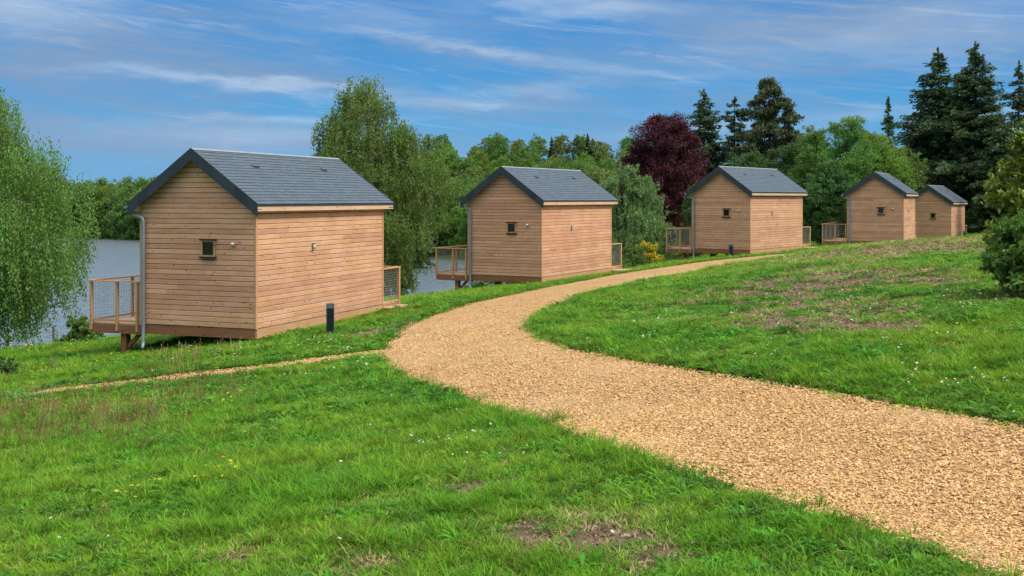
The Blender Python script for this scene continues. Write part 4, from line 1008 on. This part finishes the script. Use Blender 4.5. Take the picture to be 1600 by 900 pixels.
def clover(name, seed, n_, rad, mat):
    g = np.random.default_rng(seed); V = []; Q = []
    for _ in range(n_):
        r = rad*g.random()**.5; t = g.uniform(0,6.28); x, y = r*math.cos(t), r*math.sin(t); z = g.uniform(.02,.06); s = g.uniform(.010,.018); a0 = g.uniform(0,6.28)
        for k in range(3):
            a = a0+k*2.094; d = np.array([math.cos(a),math.sin(a)]); p = np.array([-d[1],d[0]]); b = len(V); tz = g.normal()*.004
            V += [(x,y,z),(x+d[0]*s*.7+p[0]*s*.55,y+d[1]*s*.7+p[1]*s*.55,z+.004+tz),(x+d[0]*s*1.25,y+d[1]*s*1.25,z+tz),(x+d[0]*s*.7-p[0]*s*.55,y+d[1]*s*.7-p[1]*s*.55,z+.004-tz)]; Q.append((b,b+1,b+2,b+3))
    return proto_obj(name, np.array(V), np.array(Q), mat)
wp = [rosette('weed_a',1,8,.11,.026,.9,GW),rosette('weed_b',2,10,.085,.032,.7,GW),rosette('weed_c',3,7,.14,.018,1.1,GW),clover('weed_d',4,34,.09,GW),clover('weed_e',5,44,.12,GW)]
def flower(name, mat_p, mat_c, r, h, n_, seed):
    g = np.random.default_rng(seed); V = []; Q = []; mi = []
    blade(V,Q,0,0,g.uniform(0,6),h,.003,.15,g,3); mi += [2]*3
    top = np.array(V[-1]); tilt = g.normal(size=2)*.25
    for k in range(n_):
        a = 6.283*k/n_; d = np.array([math.cos(a),math.sin(a),0]); p = np.array([-d[1],d[0],0]); b = len(V); w = r*6.2/n_*.62
        for q in (top+d*r*.2, top+d*r*.7+p*w*.5, top+d*r, top+d*r*.7-p*w*.5): V.append((q[0],q[1],q[2]+.002+(q[:2]-top[:2])@tilt))
        Q.append((b,b+1,b+2,b+3)); mi.append(0)
    b = len(V)
    for k in range(4): a = 6.283*k/4; V.append((top[0]+math.cos(a)*r*.32,top[1]+math.sin(a)*r*.32,top[2]+.006))
    Q.append((b,b+1,b+2,b+3)); mi.append(1)
    return bpy.data.objects.new(name, npmesh(name,np.array(V),np.array(Q),[mat_p,mat_c,GM],idx=mi))
wpet = simple('white_petals',(.78,.78,.74),.6,0,.2,.05); ypet = simple('yellow_petals',(.80,.58,.02),.5,0,.3,.05)
fp = [flower('daisy_a',wpet,ypet,.011,.06,9,1),flower('daisy_b',wpet,ypet,.009,.045,9,2)]
bp = [flower('buttercup_a',ypet,ypet,.012,.12,5,3),flower('buttercup_b',ypet,ypet,.010,.10,5,4)]
def stalk(name, seed, n_, h, mat):
    g = np.random.default_rng(seed); V = []; Q = []
    for _ in range(n_):
        x, y = g.normal(size=2)*.05; a = g.uniform(0,6.28); hh = h*g.uniform(.6,1.15); bn = g.uniform(.05,.35); blade(V,Q,x,y,a,hh,.0028,bn,g)
        tp = np.array([x+math.cos(a)*bn*hh,y+math.sin(a)*bn*hh,hh*(1-.22*bn)])
        for k in range(7):
            t = k/7; c = tp-np.array([math.cos(a)*bn*.5,math.sin(a)*bn*.5,1])*hh*.25*t; d = unit(g.normal(size=3))*.008; e = unit(np.cross(d,g.normal(size=3)))*.0035; b = len(V)
            V += [tuple(c-d),tuple(c+e),tuple(c+d+np.array([0,0,.006])),tuple(c-e)]; Q.append((b,b+1,b+2,b+3))
    return proto_obj(name, np.array(V), np.array(Q), mat)
tp = [stalk('stalk_a',1,6,.26,GR),stalk('stalk_b',2,8,.22,GR),stalk('stalk_c',3,5,.28,GD)]

CB = [(x,y,a) for x,y,_,a,_ in CAB]
def under_cabin(x, y):
    r = np.zeros(x.shape,bool)
    for cx, cy, a in CB:
        dx = x-cx; dy = y-cy; u = dx*math.cos(a)+dy*math.sin(a); v = -dx*math.sin(a)+dy*math.cos(a); r |= (u < -.12) & (u > -W_+.25) & (v > .3) & (v < L_-.1)
    return r
def wedge(y0, y1, rho, g, half=.55):
    area = half*(y1*y1-y0*y0); n_ = int(area*rho); Yv = np.sqrt(g.uniform(y0*y0,y1*y1,n_)); Xv = g.uniform(-half,half,n_)*Yv; return Xv, Yv
def blob(x, y, L):
    r = np.zeros(x.shape)
    for a, b, rad, k in L: r = np.maximum(r, k*np.exp(-((x-a)**2+((y-b)*.7)**2)/rad**2))
    return r
g = np.random.default_rng(99); X_ = []; Y_ = []; S_ = []
for y0, y1, rho, s in ((3.4,6.5,1050,.95),(6.5,9.5,700,1.05),(9.5,14,420,1.2),(14,21,230,1.5),(21,30,115,1.95),(30,44,58,2.5),(44,70,22,3.3),(70,112,7,4.6)):
    a, b = wedge(y0,y1,rho,g,.95 if y0 < 30 else .7); X_.append(a); Y_.append(b); S_.append(np.full(len(a),s))
# beyond the sides of the frame, near the camera
a = g.uniform(-9,9,11000); b = g.uniform(1.0,7,11000); k = abs(a) > .93*b; X_.append(a[k]); Y_.append(b[k]); S_.append(np.full(k.sum(),1.15))
x = np.concatenate(X_); y = np.concatenate(Y_); s = np.concatenate(S_)
sdv = path_sd(x,y); so = soil(x,y)
keep = (sdv < -.015 - .05*g.random(len(x))) & ~inside(x,y,NS) & ~under_cabin(x,y) & (g.random(len(x)) > so*.88) & (g.random(len(x)) > worn(x,y)*.45)
# a few tufts creeping onto the edge
keep |= (sdv >= -.015) & (sdv < .16) & (g.random(len(x)) < .10)
x, y, s, sdv, so = x[keep], y[keep], s[keep], sdv[keep], so[keep]; z = Hs(x,y)
keep = z > WATER+.15; x, y, s, z, sdv, so = x[keep], y[keep], s[keep], z[keep], sdv[keep], so[keep]
nn = len(x); ln = .45*vnoise(x,y,1.6,61)+.7*vnoise(x,y,.33,62)+.7*vnoise(x,y,.15,63)
edge = np.exp(-((sdv+.18)/.2)**2)
hs = (1+1.1*ln+.30*edge)*(1-.45*so); sdside = seg_dist(x,y,SC[::4]); wn2 = worn(x,y)
cabd = np.min([np.hypot(x-(cx-1.5*math.cos(a_)-3*math.sin(a_)*0+3*-math.sin(a_)),y-(cy-1.5*math.sin(a_)+3*math.cos(a_))) for cx,cy,a_ in CB],axis=0)
hs = np.clip(hs,.4,2.0)*.58*s**-.55*(1-.5*wn2)*(1-.45*np.exp(-(sdside/1.0)**2))*(1-.3*(cabd < 5.5))
# long meadow grass to the left
lf = sstep((-x-.22*y)/4); hs *= 1+.45*lf
kid = np.where(ln > .25, g.choice([1,3,1,4],nn), g.choice([0,2,4,0,1],nn)); dryf = (g.random(nn) < .05+.6*so+.22*worn(x,y)+.10*sstep((x-8)/10)*sstep((y-24)/12)); DRY = [(*Pg(1470,395,1.75),5.5,1.1),(*Pg(1390,397,1.85),3.5,.6),(*Pg(1550,396,1.6),3.5,.8),(*Pg(1300,478,1.8),3,.35),(*Pg(1250,425,2.0),3,.3),(*Pg(1150,455,2.1),2,.25)]
dryf |= g.random(nn) < blob(x,y,DRY)*(.75+1.2*vnoise(x,y,.7,81)); kid = np.where(dryf,5,kid)
rot = np.c_[g.normal(size=nn)*.10,g.normal(size=nn)*.10,g.uniform(0,6.28,nn)]; sc1 = s*g.uniform(.8,1.25,nn)
scatter('grass', np.c_[x,y,z-.006], rot, np.c_[sc1,sc1,np.maximum(.45,hs)*s*g.uniform(.8,1.2,nn)], kid, gp)
print('grass', nn)
def sub_scatter(name, protos, y0, y1, rho, s, mask, seed, s_var=.3, zoff=0., tilt=.15):
    g = np.random.default_rng(seed); xs = []; ys = []
    for a0, a1, r_, s_ in zip(y0,y1,rho,s):
        a, b = wedge(a0,a1,r_,g); xs.append(np.c_[a,b,np.full(len(a),s_)])
    q = np.vstack(xs); x, y, s = q.T; sdv = path_sd(x,y); k = (g.random(len(x)) < mask(x,y,sdv)) & ~inside(x,y,NS) & ~under_cabin(x,y)
    x, y, s = x[k], y[k], s[k]; n_ = len(x); zz = Hs(x,y)+zoff; s = s*g.uniform(1-s_var,1+s_var,n_)
    scatter(name, np.c_[x,y,zz], np.c_[g.normal(size=(n_,2))*tilt,g.uniform(0,6.28,n_)], np.c_[s,s,s], g.integers(0,len(protos),n_), protos); print(name, n_)
off = lambda sdv: (sdv < -.03)

sub_scatter('weeds', wp, (3.4,7,12,20),(7,12,20,34),(230,150,75,22),(.6,.75,1.0,1.4), lambda x,y,s: off(s)*np.clip(.30+2.0*vnoise(x,y,1.1,71)+1.2*vnoise(x,y,.4,72)+.9*np.exp(-((s+.25)/.25)**2),0.03,1)*(1-.75*soil(x,y)), 5)
DA = [(*Pg(540,540,2.75),.7,1),(*Pg(500,530,2.9),.9,.8),(*Pg(560,575,2.65),.5,1),(*Pg(620,615,2.35),.5,.9),(*Pg(690,685,2.0),.45,.9),(*Pg(770,715,1.9),.4,.8),(*Pg(840,725,1.85),.3,.8),(*Pg(310,655,2.6),.6,.7),(*Pg(1160,560,1.9),.7,.8),(*Pg(1260,580,1.8),.6,.7),(*Pg(1530,600,1.5),.7,1),(*Pg(1560,530,1.45),.9,.8),
      (*Pg(1480,480,1.6),1.2,.6),(*Pg(1570,480,1.45),1.2,.6),(*Pg(1340,640,1.65),.4,.5),(*Pg(960,545,2.0),.5,.5),(*Pg(470,580,2.75),.6,.8),(*Pg(420,545,2.95),.8,.6),(*Pg(1220,405,2.1),2.5,.5),(*Pg(720,650,2.1),.4,.6),(*Pg(1400,560,1.6),.9,.5)]
sub_scatter('daisies', fp, (4,8,14,24),(8,14,24,50),(48,55,45,18),(.9,1.0,1.3,1.8), lambda x,y,s: off(s)*np.clip(.02+blob(x,y,DA)*np.clip(.55+2.6*vnoise(x,y,.5,73),.05,1),0,1), 6)
BU = [(*Pg(205,800,2.1),.16,1),(*Pg(350,770,2.15),.28,1),(*Pg(300,780,2.15),.2,.7),(*Pg(375,630,2.65),.35,.8),(*Pg(455,745,2.1),.15,.6),(*Pg(80,515,4.8),3,.5),(*Pg(60,590,3.6),1.6,.9),(*Pg(30,600,3.6),1.3,.7),(*Pg(130,540,4.3),2.5,.6),(*Pg(400,590,2.85),.6,.4),(*Pg(280,770,2.15),.5,.3)]
sub_scatter('buttercups', bp, (4,8,14,24),(8,14,24,44),(70,34,20,10),(1.15,1.25,1.6,2.3), lambda x,y,s: off(s)*np.clip(blob(x,y,BU)-.12,0,1), 8)
sub_scatter('seeding_grass', tp, (8,12,18),(12,18,30),(34,28,12),(.9,1.05,1.35), lambda x,y,s: off(s)*np.clip(sstep((-x-.20*y-.3)/1.6)*(.45+1.6*vnoise(x,y,1.2,91))*sstep((y-9.5)/3)*sstep((23-y)/4),0,1), 9, tilt=.12)
# loose wood chips lying on the path surface
def chip(name, seed):
    g = np.random.default_rng(seed); l, w, h = g.uniform(.0045,.0115), g.uniform(.0032,.0062), g.uniform(.001,.0028); mb = MB()
    p = [(-l,-w,-h),(l,-w*.7,-h),(l*.9,w,-h),(-l*.8,w*.8,-h),(-l*.9,-w*.8,h),(l*.8,-w*.6,h),(l*.8,w*.9,h),(-l*.8,w*.6,h)]; mb.hexa([tuple(np.array(q)+g.normal(size=3)*.0012) for q in p])
    return bpy.data.objects.new(name, npmesh(name,np.array(mb.v),mb.f,M['chip1']))
m = NM('chip_wood'); oi = m.n('ShaderNodeObjectInfo'); r1 = oi.outputs['Random']; c = m.mix(r1,(.52,.287,.103,1),(.78,.53,.26,1))
c = m.mix(m.ramp(m.math('FRACT',m.math('MULTIPLY',r1,17.3)),.86,.97),c,(.22,.105,.045,1)); M['chip1'] = m.fin(c,.8,0,.25)
cp = [chip('chip_%s' % k, i+1) for i, k in enumerate('abcdef')]
g = np.random.default_rng(77); xs = []
for y0, y1, rho, s in ((3.4,6.5,3800,1.0),(6.5,9.5,2200,1.12),(9.5,14,900,1.3),(14,20,420,1.55),(20,36,200,1.9)):
    a, b = wedge(y0,y1,rho,g); xs.append(np.c_[a,b,np.full(len(a),s)])
q = np.vstack(xs); x, y, s = q.T; sdv = path_sd(x,y); k = ((sdv > .02)) | ((sdv > -.12) & (g.random(len(x)) < .18)); x, y, s, sdv = x[k], y[k], s[k], sdv[k]; nn = len(x)
z = H0(x,y)+.022*np.sqrt(np.clip(sdv/1.4,0,1))+.03*vnoise(x,y,1.7,52)*np.clip(sdv/1.2,0,1)+.006
s = s*g.uniform(.6,1.3,nn)*np.where(y > 20, np.clip((37-y)/17,.15,1)**.5, 1); scatter('wood_chips', np.c_[x,y,z], np.c_[g.normal(size=(nn,2))*.24,g.uniform(0,6.28,nn)], np.c_[s,s,s], g.integers(0,6,nn), cp); print('chips', nn)

# crumbs of earth and bits of thatch on the bare patches
m = NM('earth_crumb'); r1 = m.n('ShaderNodeObjectInfo').outputs['Random']; M['crumb'] = m.fin(m.mix(r1,(.07,.045,.03,1),(.36,.26,.17,1)),.95,0,.1)
cr = []
for i in range(4):
    o = chip('crumb_%d' % i, 20+i); me = o.data; me.materials.clear(); me.materials.append(M['crumb']); cr.append(o)
g = np.random.default_rng(123); xs = []
for y0, y1, rho, s_ in ((4,8,900,1.1),(8,16,260,1.7),(16,30,150,2.4),(30,46,60,3.2)):
    a, b = wedge(y0,y1,rho,g); xs.append(np.c_[a,b,np.full(len(a),s_)])
q = np.vstack(xs); x, y, s_ = q.T; k = (g.random(len(x)) < soil(x,y)) & (path_sd(x,y) < -.02) & ~inside(x,y,NS); x, y, s_ = x[k], y[k], s_[k]*g.uniform(.5,1.8,k.sum()); nn = len(x)
scatter('earth_crumbs', np.c_[x,y,Hs(x,y)+.003], np.c_[g.normal(size=(nn,2))*.5,g.uniform(0,6.28,nn)], np.c_[s_,s_,s_*1.6], g.integers(0,4,nn), cr)
